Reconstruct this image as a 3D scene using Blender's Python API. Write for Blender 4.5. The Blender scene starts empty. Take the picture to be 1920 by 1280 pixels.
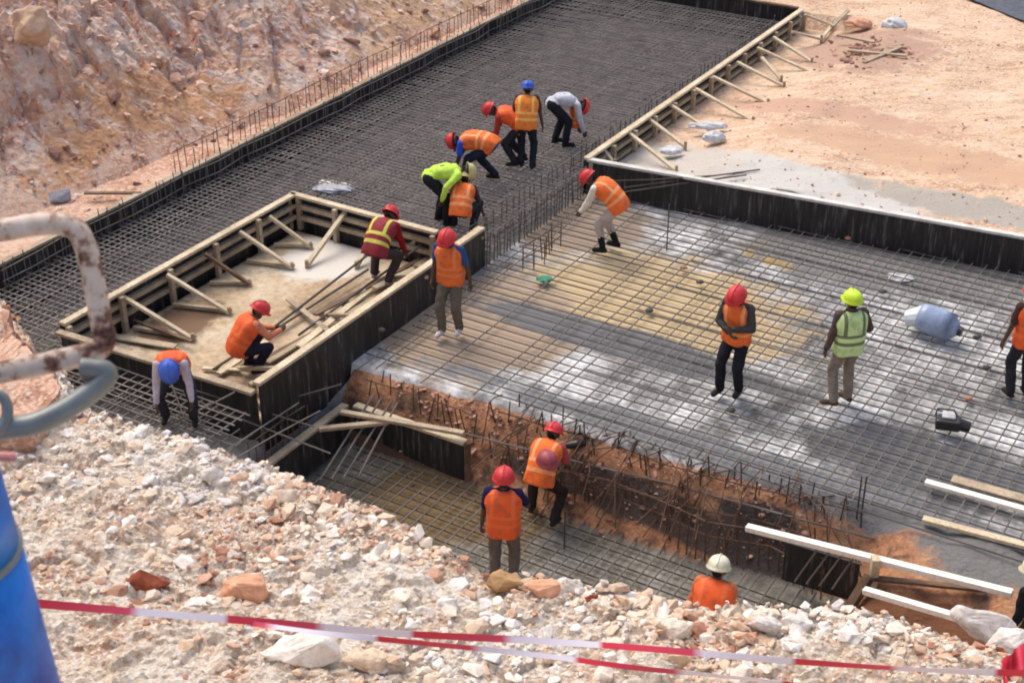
import bpy, bmesh, math, random
import numpy as np
from mathutils import Vector, Matrix
R = math.radians
random.seed(7); rng = np.random.default_rng(7)
sc = bpy.context.scene
C = sc.collection

# ---------------------------------------------------------------- camera, sky, sun, exposure
F_PX, PITCH, CAM_H = 2800.0, R(29.6), 11.0
cam = bpy.data.cameras.new('camera'); camo = bpy.data.objects.new('camera', cam); C.objects.link(camo)
camo.location = (0, 0, CAM_H); camo.rotation_euler = (R(90) - PITCH, 0, 0)
cam.sensor_width = 36; cam.lens = 36 * F_PX / 1920; cam.clip_start = 0.1; cam.clip_end = 2000
cam.dof.use_dof = True; cam.dof.focus_distance = 20; cam.dof.aperture_fstop = 5.6
sc.camera = camo
w = bpy.data.worlds.new('World'); sc.world = w; w.use_nodes = True
nt = w.node_tree; nt.nodes.clear()
sky = nt.nodes.new('ShaderNodeTexSky'); sky.sky_type = 'NISHITA'; sky.sun_disc = False
SUN_EL, SUN_AZ = R(58), R(-35)          # azimuth measured from +Y towards +X
sky.sun_elevation = SUN_EL; sky.sun_rotation = SUN_AZ
sky.air_density = 1.0; sky.dust_density = 5.0; sky.ozone_density = 1.0
bg = nt.nodes.new('ShaderNodeBackground'); bg.inputs['Strength'].default_value = 0.15
wo = nt.nodes.new('ShaderNodeOutputWorld')
nt.links.new(sky.outputs[0], bg.inputs[0]); nt.links.new(bg.outputs[0], wo.inputs[0])
sun = bpy.data.lights.new('sun', 'SUN'); sun.energy = .8; sun.angle = R(40); sun.color = (1, .955, .89)
suno = bpy.data.objects.new('sun', sun); C.objects.link(suno)
sd = Vector((math.sin(SUN_AZ) * math.cos(SUN_EL), math.cos(SUN_AZ) * math.cos(SUN_EL), math.sin(SUN_EL)))
suno.rotation_euler = sd.to_track_quat('Z', 'Y').to_euler()
sc.view_settings.view_transform = 'Standard'; sc.view_settings.look = 'None'
sc.view_settings.exposure = 0.66; sc.view_settings.gamma = 1
sc.cycles.filter_width = 1.9
sc.cycles.max_bounces = 6

# ---------------------------------------------------------------- coordinates
def P(x, y, z=0.0):
    """point at height z under pixel (x, y) of the 1920 px photograph"""
    X, Y = x - 960, 640 - y
    dx, dy, dz = X, F_PX * math.cos(PITCH) + Y * math.sin(PITCH), -F_PX * math.sin(PITCH) + Y * math.cos(PITCH)
    t = (z - CAM_H) / dz
    return Vector((dx * t, dy * t, z))
def PD(x, y, d):
    X, Y = x - 960, 640 - y
    v = Vector((X, F_PX * math.cos(PITCH) + Y * math.sin(PITCH), -F_PX * math.sin(PITCH) + Y * math.cos(PITCH))).normalized()
    return Vector((0, 0, CAM_H)) + v * d
def PY(x, y, wy):
    """point under pixel (x, y) on the vertical plane at distance wy"""
    q = P(x, y, 0); k = wy / q.y; return Vector((q.x * k, wy, CAM_H * (1 - k)))
AZ = R(31.1)
U = Vector((math.sin(AZ), math.cos(AZ), 0)); V = Vector((math.cos(AZ), -math.sin(AZ), 0))
O = P(1095, 300, .6); O.z = 0
def W(u, v, z=0.0): return O + U * u + V * v + Vector((0, 0, z))
def UV(p): d = p - O; return d.dot(U), d.dot(V)
def WN(u, v):  # numpy
    return O.x + U.x * u + V.x * v, O.y + U.y * u + V.y * v

# ---------------------------------------------------------------- noise (numpy)
def _h(i, j, s):
    i = i.astype(np.int64).astype(np.uint64); j = j.astype(np.int64).astype(np.uint64)
    n = i * np.uint64(374761393) + j * np.uint64(668265263) + np.uint64(s * 1013904223 + 12345)
    n = (n ^ (n >> np.uint64(13))) * np.uint64(1274126177)
    n = n ^ (n >> np.uint64(16))
    return (n & np.uint64(0xffff)).astype(float) / 65535.0
def vn(x, y, s=0):
    i, j = np.floor(x), np.floor(y); fx, fy = x - i, y - j
    fx = fx * fx * (3 - 2 * fx); fy = fy * fy * (3 - 2 * fy)
    a, b, c, d = _h(i, j, s), _h(i + 1, j, s), _h(i, j + 1, s), _h(i + 1, j + 1, s)
    return a + (b - a) * fx + (c - a) * fy + (a - b - c + d) * fx * fy
def fbm(x, y, o=4, s=0, g=.5):
    t, a, n = 0, 1, 0
    for k in range(o):
        t = t + a * vn(x * 2 ** k + 17.3 * k, y * 2 ** k + 9.1 * k, s + k); n += a; a *= g
    return t / n - .5
def cells(x, y, s=0, tilt=1.0):
    """blocky height: each Voronoi cell a tilted facet"""
    i0, j0 = np.floor(x), np.floor(y); best = np.full(x.shape, 9e9); out = np.zeros(x.shape); sec = np.full(x.shape, 9e9)
    for a in (-1, 0, 1):
        for b in (-1, 0, 1):
            i, j = i0 + a, j0 + b
            cx, cy = i + _h(i, j, s), j + _h(i, j, s + 1); dx, dy = x - cx, y - cy; d = dx * dx + dy * dy
            hgt = _h(i, j, s + 2) - .5 + tilt * (dx * (_h(i, j, s + 3) - .5) + dy * (_h(i, j, s + 4) - .5))
            m = d < best
            sec = np.where(m, best, np.minimum(sec, d)); out = np.where(m, hgt, out); best = np.where(m, d, best)
    edge = np.clip((np.sqrt(sec) - np.sqrt(best)) * 4, 0, 1)
    return out - (1 - edge) * .25
def ss(a, b, x): t = np.clip((x - a) / (b - a), 0, 1); return t * t * (3 - 2 * t)

# ---------------------------------------------------------------- materials
MATS = {}
def nodemat(name, rough=.8, spec=.3):
    m = bpy.data.materials.new(name); m.use_nodes = True; n = m.node_tree; b = n.nodes['Principled BSDF']
    b.inputs['Roughness'].default_value = rough; b.inputs['Specular IOR Level'].default_value = spec
    return m, n, b
def srgb(c): return tuple(((x / 255) / 12.92 if x / 255 <= .04045 else ((x / 255 + .055) / 1.055) ** 2.4) for x in c) + (1,)
def lin(c): return tuple(c) + (1,)
def tex(n, kind, scale, **kw):
    t = n.nodes.new('ShaderNodeTex' + kind); t.inputs['Scale'].default_value = scale
    for k, v in kw.items():
        if k in t.inputs: t.inputs[k].default_value = v
        else: setattr(t, k, v)
    return t
def coords(n, stretch=(1, 1, 1), rot=(0, 0, 0)):
    tc = n.nodes.new('ShaderNodeTexCoord'); mp = n.nodes.new('ShaderNodeMapping')
    mp.inputs['Scale'].default_value = stretch; mp.inputs['Rotation'].default_value = rot
    n.links.new(tc.outputs['Object'], mp.inputs[0]); return mp.outputs[0]
def ramp(n, src, stops):
    r = n.nodes.new('ShaderNodeValToRGB'); e = r.color_ramp.elements
    while len(e) < len(stops): e.new(.5)
    for k, (p, c) in enumerate(stops): e[k].position = p; e[k].color = c if len(c) == 4 else lin(c)
    n.links.new(src, r.inputs[0]); return r.outputs[0]
def mix(n, fac, a, b, mode='MIX'):
    x = n.nodes.new('ShaderNodeMix'); x.data_type = 'RGBA'; x.blend_type = mode
    for s, k in ((fac, 0), (a, 6), (b, 7)):
        if hasattr(s, 'is_linked'): n.links.new(s, x.inputs[k])
        else: x.inputs[k].default_value = s if k == 0 or len(s) == 4 else lin(s)
    return x.outputs[2]
def bump(n, b, src, strength=.5, dist=.02, prev=None):
    k = n.nodes.new('ShaderNodeBump'); k.inputs['Strength'].default_value = strength; k.inputs['Distance'].default_value = dist
    n.links.new(src, k.inputs['Height'])
    if prev: n.links.new(prev, k.inputs['Normal'])
    n.links.new(k.outputs[0], b.inputs['Normal']); return k.outputs[0]
def blot(n, px, py, z, ru, rv, seed=0, wob=.5):
    """0..1 stain of fixed place on the ground (centre under a pixel, radii in metres along the grid)"""
    c = P(px, py, z); geo = n.nodes.new('ShaderNodeNewGeometry')
    s = n.nodes.new('ShaderNodeVectorMath'); s.operation = 'SUBTRACT'; s.inputs[1].default_value = c
    n.links.new(geo.outputs['Position'], s.inputs[0])
    mp = n.nodes.new('ShaderNodeMapping'); mp.vector_type = 'POINT'
    rt = n.nodes.new('ShaderNodeVectorRotate'); rt.rotation_type = 'Z_AXIS'; rt.inputs['Angle'].default_value = AZ
    n.links.new(s.outputs[0], rt.inputs[0])
    mp.inputs['Scale'].default_value = (1 / rv, 1 / ru, 0); n.links.new(rt.outputs[0], mp.inputs[0])
    ln = n.nodes.new('ShaderNodeVectorMath'); ln.operation = 'LENGTH'; n.links.new(mp.outputs[0], ln.inputs[0])
    no = tex(n, 'Noise', 1.6, Detail=9, Roughness=.72); off = n.nodes.new('ShaderNodeVectorMath'); off.inputs[1].default_value = (seed * 7.1, seed * 3.3, 0)
    n.links.new(geo.outputs['Position'], off.inputs[0]); n.links.new(off.outputs[0], no.inputs['Vector'])
    ad = n.nodes.new('ShaderNodeMath'); ad.operation = 'MULTIPLY_ADD'; ad.inputs[1].default_value = wob * 4; n.links.new(no.outputs[0], ad.inputs[0]); n.links.new(ln.outputs['Value'], ad.inputs[2])
    mr = n.nodes.new('ShaderNodeMapRange'); mr.inputs[1].default_value = 1.12 + wob * 2; mr.inputs[2].default_value = .84 + wob * 2
    n.links.new(ad.outputs[0], mr.inputs[0]); return mr.outputs[0]
def streaks(m, col, ang, lo=.54, hi=.62, scale=(1.2, 6, 3)):
    """noise streaks of a second colour running one way"""
    n = m.node_tree; b = n.nodes['Principled BSDF']; src = b.inputs['Base Color'].links[0].from_socket
    a = tex(n, 'Noise', 1.0, Detail=7, Roughness=.7); n.links.new(coords(n, scale, (0, 0, ang)), a.inputs['Vector'])
    n.links.new(mix(n, ramp(n, a.outputs[0], [(lo, (0, 0, 0)), (hi, (.85, .85, .85))]), src, col), b.inputs['Base Color'])
def earth(name, stops, big=.6, fine=14, stones=30, stonecol=None, bstr=.7, bdist=.04, stretch=(1, 1, 1), rot=(0, 0, 0), blots=()):
    m, n, b = nodemat(name, .95, .15); co = coords(n, stretch, rot)
    a = tex(n, 'Noise', big, Detail=9, Roughness=.68); n.links.new(co, a.inputs['Vector'])
    col = ramp(n, a.outputs[0], stops)
    f = tex(n, 'Noise', fine, Detail=6, Roughness=.7); n.links.new(co, f.inputs['Vector'])
    g = ramp(n, f.outputs[0], [(.32, (.62, .6, .58)), (.5, (1, 1, 1)), (.7, (1.25, 1.25, 1.22))])
    col = mix(n, .8, col, g, 'MULTIPLY')
    v = tex(n, 'Voronoi', stones); n.links.new(co, v.inputs['Vector'])
    if stonecol:
        sel = ramp(n, v.outputs['Color'], [(.62, (0, 0, 0)), (.7, (1, 1, 1))])
        col = mix(n, sel, col, stonecol)
    for (bl, c) in blots: col = mix(n, blot(n, *bl), col, c)
    n.links.new(col, b.inputs['Base Color'])
    nb = bump(n, b, f.outputs[0], bstr, bdist); bump(n, b, v.outputs['Distance'], .5, bdist * .5, nb)
    return m
def simple(name, col, rough=.6, spec=.4, var=.25, scale=8, b_=.2, metal=0, bscale=None, coat=0):
    """plain coloured thing with slight procedural wear"""
    m, n, b = nodemat(name, rough, spec); co = coords(n)
    a = tex(n, 'Noise', scale, Detail=6, Roughness=.65); n.links.new(co, a.inputs['Vector'])
    c = lin(col) if len(col) == 3 else col
    lo = tuple(x * (1 - var) for x in c[:3]); hi = tuple(min(1, x * (1 + var)) for x in c[:3])
    n.links.new(ramp(n, a.outputs[0], [(.3, lo), (.7, hi)]), b.inputs['Base Color'])
    b.inputs['Metallic'].default_value = metal; b.inputs['Coat Weight'].default_value = coat
    if b_: bump(n, b, a.outputs[0], b_, .01)
    return m
def timber(name, c0, c1, dirt=(.12, .08, .05)):
    m, n, b = nodemat(name, .8, .25); co = coords(n)
    a = tex(n, 'Noise', 2.2, Detail=8, Roughness=.7); n.links.new(co, a.inputs['Vector'])
    f = tex(n, 'Noise', 25, Detail=5, Roughness=.6); n.links.new(co, f.inputs['Vector'])
    col = ramp(n, a.outputs[0], [(.3, c0), (.6, c1)])
    col = mix(n, ramp(n, f.outputs[0], [(.52, (0, 0, 0)), (.75, (.6, .6, .6))]), col, dirt)
    n.links.new(col, b.inputs['Base Color']); bump(n, b, f.outputs[0], .4, .01); return m

M = {}
M['sand'] = earth('sandy_ground', [(.34, srgb((168, 134, 106))), (.44, srgb((194, 160, 130))), (.54, srgb((208, 178, 148))), (.66, srgb((214, 194, 172)))], 1.0, 7, 22, srgb((214, 190, 168)), .6, .04, (1, 2.2, 1), (0, 0, R(10)),
    blots=[((1750, 300, .5, .8, 3, 11, .6), srgb((196, 162, 134))), ((1560, 210, .5, .5, 2.5, 12, .7), srgb((192, 158, 134))), ((1400, 335, .5, 1.0, 3.4, 1, .35), srgb((196, 192, 184))), ((1230, 300, .4, 1.2, 1.6, 2, .3), srgb((190, 182, 170))), ((1860, 400, .5, .45, 2.6, 3, .5), srgb((170, 162, 150))), ((1620, 90, .5, 1.6, 1.6, 4, .5), srgb((178, 148, 128)))])
M['rock'] = earth('pink_rock', [(.3, srgb((168, 124, 106))), (.4, srgb((206, 158, 134))), (.48, srgb((220, 178, 152))), (.56, srgb((226, 196, 172))), (.68, srgb((238, 220, 202)))], .9, 7, 9, srgb((210, 190, 180)), 1.0, .08,
    blots=[((1000, -40, 1.5, 5, 4, 5, .5), srgb((212, 172, 136))), ((330, 230, 1.2, 3, 1.6, 8, .5), srgb((208, 160, 122)))])
streaks(M['rock'], srgb((234, 212, 194)), R(15)); streaks(M['rock'], srgb((160, 118, 104)), R(25), .57, .63, (1.7, 5, 4))
M['toe'] = earth('pink_soil', [(.32, srgb((158, 112, 88))), (.5, srgb((196, 152, 126))), (.66, srgb((216, 188, 166)))], 1.0, 10, 22, srgb((205, 180, 160)), .7, .04)
M['dark_floor'] = earth('dark_blinding', [(.3, (.15, .142, .135)), (.5, (.22, .21, .20)), (.75, (.32, .31, .30))], .8, 8, 20, None, .5, .03)
M['orange_earth'] = earth('orange_earth', [(.33, srgb((74, 56, 46))), (.46, srgb((122, 84, 60))), (.56, srgb((176, 112, 68))), (.7, srgb((196, 136, 90)))], 1.2, 8, 14, None, 1, .07)
def bankmat():
    m, n, b = nodemat('orange_bank', .95, .15); co = coords(n)
    a = tex(n, 'Noise', 1.5, Detail=9, Roughness=.7); n.links.new(co, a.inputs['Vector'])
    col = ramp(n, a.outputs[0], [(.33, srgb((92, 76, 66))), (.41, srgb((132, 100, 80))), (.47, srgb((182, 130, 96))), (.6, srgb((196, 150, 114))), (.75, srgb((200, 160, 126)))])
    f = tex(n, 'Noise', 11, Detail=6, Roughness=.7); n.links.new(co, f.inputs['Vector'])
    col = mix(n, .8, col, ramp(n, f.outputs[0], [(.32, (.5, .48, .46)), (.5, (1, 1, 1)), (.7, (1.2, 1.2, 1.2))]), 'MULTIPLY')
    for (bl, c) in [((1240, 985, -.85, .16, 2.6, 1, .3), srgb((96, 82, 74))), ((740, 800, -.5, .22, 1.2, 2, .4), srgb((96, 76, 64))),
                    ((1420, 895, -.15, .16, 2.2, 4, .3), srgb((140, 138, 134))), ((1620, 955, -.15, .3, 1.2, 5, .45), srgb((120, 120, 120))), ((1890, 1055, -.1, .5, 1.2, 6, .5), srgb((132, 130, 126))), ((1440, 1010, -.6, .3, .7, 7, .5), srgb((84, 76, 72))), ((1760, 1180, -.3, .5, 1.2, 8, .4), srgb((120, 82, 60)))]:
        col = mix(n, blot(n, *bl), col, c)
    geo = n.nodes.new('ShaderNodeNewGeometry'); sx = n.nodes.new('ShaderNodeSeparateXYZ'); n.links.new(geo.outputs['Position'], sx.inputs[0])
    ma = n.nodes.new('ShaderNodeMath'); ma.operation = 'MULTIPLY_ADD'; ma.inputs[1].default_value = .12; n.links.new(f.outputs[0], ma.inputs[0]); n.links.new(sx.outputs[2], ma.inputs[2])
    mr = n.nodes.new('ShaderNodeMapRange'); mr.inputs[1].default_value = -.92; mr.inputs[2].default_value = -.97; n.links.new(ma.outputs[0], mr.inputs[0])
    fl = ramp(n, a.outputs[0], [(.3, srgb((104, 98, 86))), (.5, srgb((142, 137, 124))), (.7, srgb((176, 172, 162)))])
    fl = mix(n, blot(n, 860, 940, -1, .9, 1.4, 1, .4), fl, srgb((132, 112, 82)))
    n.links.new(mix(n, mr.outputs[0], col, fl), b.inputs['Base Color']); bump(n, b, f.outputs[0], 1, .07); return m
M['orange_earth'] = bankmat()
M['rubble_soil'] = earth('rubble_soil', [(.30, srgb((176, 136, 112))), (.40, srgb((204, 174, 150))), (.50, srgb((216, 198, 176))), (.62, srgb((228, 218, 204)))], 1.0, 16, 26, srgb((228, 218, 204)), 1, .05)
M['blinding'] = earth('concrete_blinding', [(.34, srgb((104, 103, 101))), (.43, srgb((146, 145, 142))), (.52, srgb((186, 185, 182))), (.62, srgb((222, 222, 220)))], .75, 6, 18, None, .5, .02, (1, 1, 1), (0, 0, 0),
    blots=[((1230, 560, 0, 1.6, 2.4, 1, .45), srgb((194, 172, 134))), ((900, 600, 0, 1.7, 1.6, 2, .3), srgb((164, 145, 124))), ((1080, 410, 0, 1.3, 1.3, 6, .3), srgb((150, 134, 118))), ((1500, 480, 0, .5, 1.0, 4, .4), srgb((180, 152, 98))),
           ((1640, 480, 0, 1.3, 2.4, 5, .45), srgb((132, 130, 126))), ((1180, 640, 0, .45, 3.0, 7, .4), srgb((112, 112, 112))), ((1400, 860, 0, .35, 4.5, 9, .5), srgb((128, 128, 128))), ((1720, 860, 0, .8, 1.6, 3, .5), srgb((108, 108, 108)))])
M['pit_floor'] = earth('pit_floor', [(.3, srgb((96, 92, 82))), (.5, srgb((140, 134, 120))), (.7, srgb((176, 172, 160)))], .7, 8, 18, None, .5, .03,
    blots=[((860, 940, -1, .8, 1.3, 1, .4), srgb((130, 108, 78)))])
M['island'] = earth('island_floor', [(.3, srgb((146, 122, 96))), (.5, srgb((184, 162, 132))), (.7, srgb((204, 190, 166)))], .9, 9, 18, None, .4, .02,
    blots=[((620, 480, 0, 1.0, .8, 2, .4), srgb((206, 200, 188))), ((330, 610, 0, .8, .5, 5, .5), srgb((120, 96, 76)))])
M['steel'] = simple('rebar_steel', (.075, .062, .054), .6, .4, .4, 3, 0, .3)
M['steel_bed'] = simple('cement_dusted_rebar', (.125, .115, .105), .7, .3, .5, 1.2, 0, .2)
M['steel_mid'] = simple('brown_grey_rebar', (.24, .212, .19), .7, .3, .4, 3, 0, .2)
M['steel_light'] = simple('dusty_rebar', (.165, .145, .128), .7, .3, .4, 3, 0, .2)
M['steel_rust'] = simple('rusty_rebar', (.13, .075, .05), .75, .3, .4, 3, 0, .2)
M['wood'] = timber('pale_timber', srgb((178, 160, 130)), srgb((214, 198, 168)))
M['wood_old'] = timber('weathered_timber', srgb((132, 116, 96)), srgb((184, 166, 140)))
M['wood_dark'] = timber('dark_timber', srgb((72, 56, 44)), srgb((120, 98, 78)))
M['wood_grey'] = timber('cement_dusted_timber', srgb((178, 174, 164)), srgb((216, 213, 204)), (.36, .32, .27))
M['wood_white'] = timber('fresh_timber', srgb((230, 222, 204)), srgb((244, 238, 224)), (.5, .42, .33))
def ply():
    m, n, b = nodemat('black_film_plywood', .45, .4); co = coords(n, (9, 9, .8))
    a = tex(n, 'Noise', 1.6, Detail=5, Roughness=.7); n.links.new(co, a.inputs['Vector'])
    col = ramp(n, a.outputs[0], [(.42, (.014, .013, .013)), (.56, (.03, .028, .027)), (.68, (.14, .13, .12)), (.8, (.3, .28, .26))])
    n.links.new(col, b.inputs['Base Color']); bump(n, b, a.outputs[0], .2, .01); return m
M['ply'] = ply()
def bluepaint():
    m, n, b = nodemat('scuffed_blue_paint', .35, .5); co = coords(n)
    a = tex(n, 'Noise', 3.5, Detail=7, Roughness=.65); n.links.new(co, a.inputs['Vector'])
    n.links.new(ramp(n, a.outputs[0], [(.38, srgb((0, 70, 160))), (.6, srgb((20, 120, 214))), (.72, srgb((30, 130, 220))), (.78, srgb((120, 110, 100)))]), b.inputs['Base Color']); bump(n, b, a.outputs[0], .15, .01); return m
M['blue'] = bluepaint()
def rustpaint():
    m, n, b = nodemat('rusty_white_paint', .6, .4); co = coords(n)
    a = tex(n, 'Noise', 9, Detail=7, Roughness=.7); n.links.new(co, a.inputs['Vector'])
    col = ramp(n, a.outputs[0], [(.40, srgb((70, 38, 30))), (.46, srgb((132, 92, 72))), (.51, srgb((198, 176, 156))), (.7, srgb((220, 206, 194)))])
    p = tex(n, 'Noise', 1.2, Detail=2); n.links.new(co, p.inputs['Vector'])
    col = mix(n, ramp(n, p.outputs[0], [(.5, (0, 0, 0)), (.6, (.7, .7, .7))]), col, srgb((222, 120, 110)))
    n.links.new(col, b.inputs['Base Color']); bump(n, b, a.outputs[0], .3, .01); return m
M['rustpaint'] = rustpaint()
M['grey_pipe'] = simple('grey_metal', srgb((122, 126, 122)), .4, .5, .25, 5, .1, .3)
M['white_plastic'] = simple('white_plastic', (.58, .58, .58), .5, .4, .3, 6, .3)
M['blue_plastic'] = simple('pale_blue_plastic', srgb((140, 156, 182)), .3, .5, .25, 5, .2)
M['black_plastic'] = simple('black_plastic', (.02, .02, .022), .4, .5, .3, 8, .1)
M['green_cloth'] = simple('green_cloth', (.06, .22, .14), .85, .2, .3, 8, .4)
M['black_cloth'] = simple('black_cloth', (.02, .02, .022), .85, .2, .3, 8, .3)
M['asphalt'] = simple('asphalt', (.10, .11, .13), .9, .2, .3, 6, .4)
def tapemat():
    m, n, b = nodemat('red_white_tape', .4, .4); at = n.nodes.new('ShaderNodeAttribute'); at.attribute_name = 'along'
    mo = n.nodes.new('ShaderNodeMath'); mo.operation = 'FRACT'; n.links.new(at.outputs['Fac'], mo.inputs[0])
    n.links.new(ramp(n, mo.outputs[0], [(.0, srgb((206, 48, 64))), (.46, srgb((204, 70, 92))), (.52, srgb((222, 212, 220))), (.97, srgb((226, 218, 224))), (1, srgb((200, 66, 84)))]), b.inputs['Base Color'])
    return m
M['tape'] = tapemat()
def rockmat(name, stops):
    m, n, b = nodemat(name, .9, .2)
    at = n.nodes.new('ShaderNodeAttribute'); at.attribute_name = 'tone'
    co = coords(n); a = tex(n, 'Noise', 12, Detail=6, Roughness=.7); n.links.new(co, a.inputs['Vector'])
    g = ramp(n, a.outputs[0], [(.32, (.66, .6, .55)), (.5, (1, 1, 1)), (.7, (1.1, 1.1, 1.1))])
    n.links.new(mix(n, .8, ramp(n, at.outputs['Fac'], stops), g, 'MULTIPLY'), b.inputs['Base Color']); bump(n, b, a.outputs[0], .7, .03); return m
M['stone'] = rockmat('pale_stone', [(0, srgb((170, 124, 102))), (.12, srgb((196, 158, 134))), (.3, srgb((210, 182, 154))), (.55, srgb((222, 206, 186))), (.8, srgb((232, 226, 216))), (1, srgb((206, 200, 196)))])
M['stone_pink'] = rockmat('pink_stone', [(0, srgb((140, 104, 90))), (.5, srgb((204, 164, 142))), (1, srgb((228, 206, 188)))])
M['stone_red'] = simple('red_clay', srgb((140, 78, 58)), .95, .1, .3, 10, .6)
M['stone_orange'] = simple('orange_stone', srgb((212, 160, 128)), .9, .2, .25, 8, .7)

# ---------------------------------------------------------------- object helpers
def tag(o, label=None, cat=None, group=None, kind=None):
    if label: o['label'] = label
    if cat: o['category'] = cat
    if group: o['group'] = group
    if kind: o['kind'] = kind
    return o
def empty(name, loc, label, cat, group=None, rz=0):
    o = bpy.data.objects.new(name, None); C.objects.link(o); o.location = loc; o.rotation_euler.z = rz
    o.empty_display_size = .2
    return tag(o, label, cat, group)
class MB:
    def __init__(s): s.v, s.f = [], []
    def prism(s, p0, p1, r, n=5, r1=None):
        p0, p1 = Vector(p0), Vector(p1); d = (p1 - p0); 
        if d.length < 1e-6: return s
        d.normalize(); a = d.orthogonal().normalized(); b = d.cross(a); k = len(s.v); r1 = r if r1 is None else r1
        for (p, q) in ((p0, r), (p1, r1)):
            for i in range(n):
                t = 2 * math.pi * i / n; s.v.append(p + a * math.cos(t) * q + b * math.sin(t) * q)
        for i in range(n): j = (i + 1) % n; s.f.append((k + i, k + j, k + n + j, k + n + i))
        s.f.append(tuple(range(k + n - 1, k - 1, -1))); s.f.append(tuple(range(k + n, k + 2 * n))); return s
    def beam(s, p0, p1, w, h, up=(0, 0, 1)):
        """rectangular section w (sideways) x h (along up), axis p0-p1"""
        p0, p1 = Vector(p0), Vector(p1); d = (p1 - p0).normalized(); a = d.cross(Vector(up))
        a = a.normalized() if a.length > 1e-4 else d.orthogonal().normalized(); b = a.cross(d).normalized(); k = len(s.v)
        for p in (p0, p1):
            for (i, j) in ((-1, -1), (1, -1), (1, 1), (-1, 1)): s.v.append(p + a * i * w / 2 + b * j * h / 2)
        for q in ((0, 3, 2, 1), (4, 5, 6, 7), (0, 1, 5, 4), (1, 2, 6, 5), (2, 3, 7, 6), (3, 0, 4, 7)): s.f.append(tuple(k + x for x in q))
        return s
    def tube(s, pts, r, n=8):
        pts = [Vector(p) for p in pts]; k0 = len(s.v); ref = None
        for i, p in enumerate(pts):
            d = (pts[min(i + 1, len(pts) - 1)] - pts[max(i - 1, 0)]).normalized()
            if ref is None: ref = d.orthogonal().normalized()
            a = (ref - d * ref.dot(d)).normalized(); ref = a; b = d.cross(a)
            rr = r[i] if isinstance(r, (list, tuple)) else r
            for j in range(n): t = 2 * math.pi * j / n; s.v.append(p + a * math.cos(t) * rr + b * math.sin(t) * rr)
        for i in range(len(pts) - 1):
            for j in range(n):
                q = (j + 1) % n; a, b = k0 + i * n, k0 + (i + 1) * n; s.f.append((a + j, a + q, b + q, b + j))
        s.f.append(tuple(range(k0 + n - 1, k0 - 1, -1))); e = k0 + (len(pts) - 1) * n; s.f.append(tuple(range(e, e + n))); return s
    def build(s, name, mat, parent=None, smooth=False, bevel=0):
        me = bpy.data.meshes.new(name)
        off = parent.location if parent is not None and parent.type == 'EMPTY' else Vector((0, 0, 0))
        me.from_pydata([tuple(Vector(v) - off) for v in s.v], [], s.f); me.update()
        if isinstance(mat, (list, tuple)):
            for x in mat: me.materials.append(x)
        else: me.materials.append(mat)
        if smooth: me.polygons.foreach_set('use_smooth', [True] * len(me.polygons))
        o = bpy.data.objects.new(name, me); C.objects.link(o)
        if parent is not None:
            o.parent = parent
        if bevel:
            b = o.modifiers.new('b', 'BEVEL'); b.width = bevel; b.segments = 2
        return o
def grid_mesh(name, us, vs, Z, mats, matidx=None, hole=None, smooth=True):
    """height sheet over the (u, v) grid"""
    Uu, Vv = np.meshgrid(us, vs, indexing='ij'); X, Y = WN(Uu, Vv)
    co = np.stack([X, Y, Z], -1).reshape(-1, 3); nu, nv = len(us), len(vs)
    idx = np.arange(nu * nv).reshape(nu, nv)
    q = np.stack([idx[:-1, :-1], idx[:-1, 1:], idx[1:, 1:], idx[1:, :-1]], -1).reshape(-1, 4)
    mi = None
    if matidx is not None: mi = matidx[:-1, :-1].reshape(-1)
    if hole is not None:
        keep = ~hole[:-1, :-1].reshape(-1); q = q[keep]; mi = mi[keep] if mi is not None else None
    me = bpy.data.meshes.new(name)
    me.vertices.add(len(co)); me.vertices.foreach_set('co', co.ravel())
    me.loops.add(q.size); me.loops.foreach_set('vertex_index', q.ravel().astype(np.int32))
    me.polygons.add(len(q)); me.polygons.foreach_set('loop_start', np.arange(0, q.size, 4, dtype=np.int32))
    for m in mats: me.materials.append(m)
    if mi is not None: me.polygons.foreach_set('material_index', mi.astype(np.int32))
    me.polygons.foreach_set('use_smooth', np.full(len(q), smooth))
    me.update(calc_edges=True); me.validate()
    o = bpy.data.objects.new(name, me); C.objects.link(o); return o

# ---------------------------------------------------------------- ground heights
CREST = [(-40, 520), (0, 560), (40, 610), (60, 650), (115, 690), (122, 738), (200, 780), (300, 800), (400, 835), (500, 868), (620, 915), (700, 950), (800, 1003), (850, 1040), (900, 1070), (1000, 1082), (1100, 1092), (1200, 1105), (1300, 1122), (1450, 1132), (1600, 1132), (1700, 1160), (1800, 1185), (1860, 1215), (1960, 1290)]
CU = [UV(P(x, y, 1.0)) for x, y in CREST]
cv = np.array([b for a, b in CU]); cu = np.array([a for a, b in CU]); o_ = np.argsort(cv); cv, cu = cv[o_], cu[o_]
def crest_u(v): return np.interp(v, cv, cu)
def wall_u(v): return 0.02 + .105 * v           # black wall line
EDGE = [(640, 668), (700, 686), (780, 706), (850, 722), (920, 740), (1000, 765), (1100, 802), (1200, 832), (1300, 862), (1400, 884), (1500, 905), (1600, 935), (1700, 958), (1800, 985), (1920, 1015), (2100, 1060)]
EU = [UV(P(x, y, 0)) for x, y in EDGE]; ev = np.array([b for a, b in EU]); eu = np.array([a for a, b in EU])
def edge_u(v): return np.interp(v, ev, eu)
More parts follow.
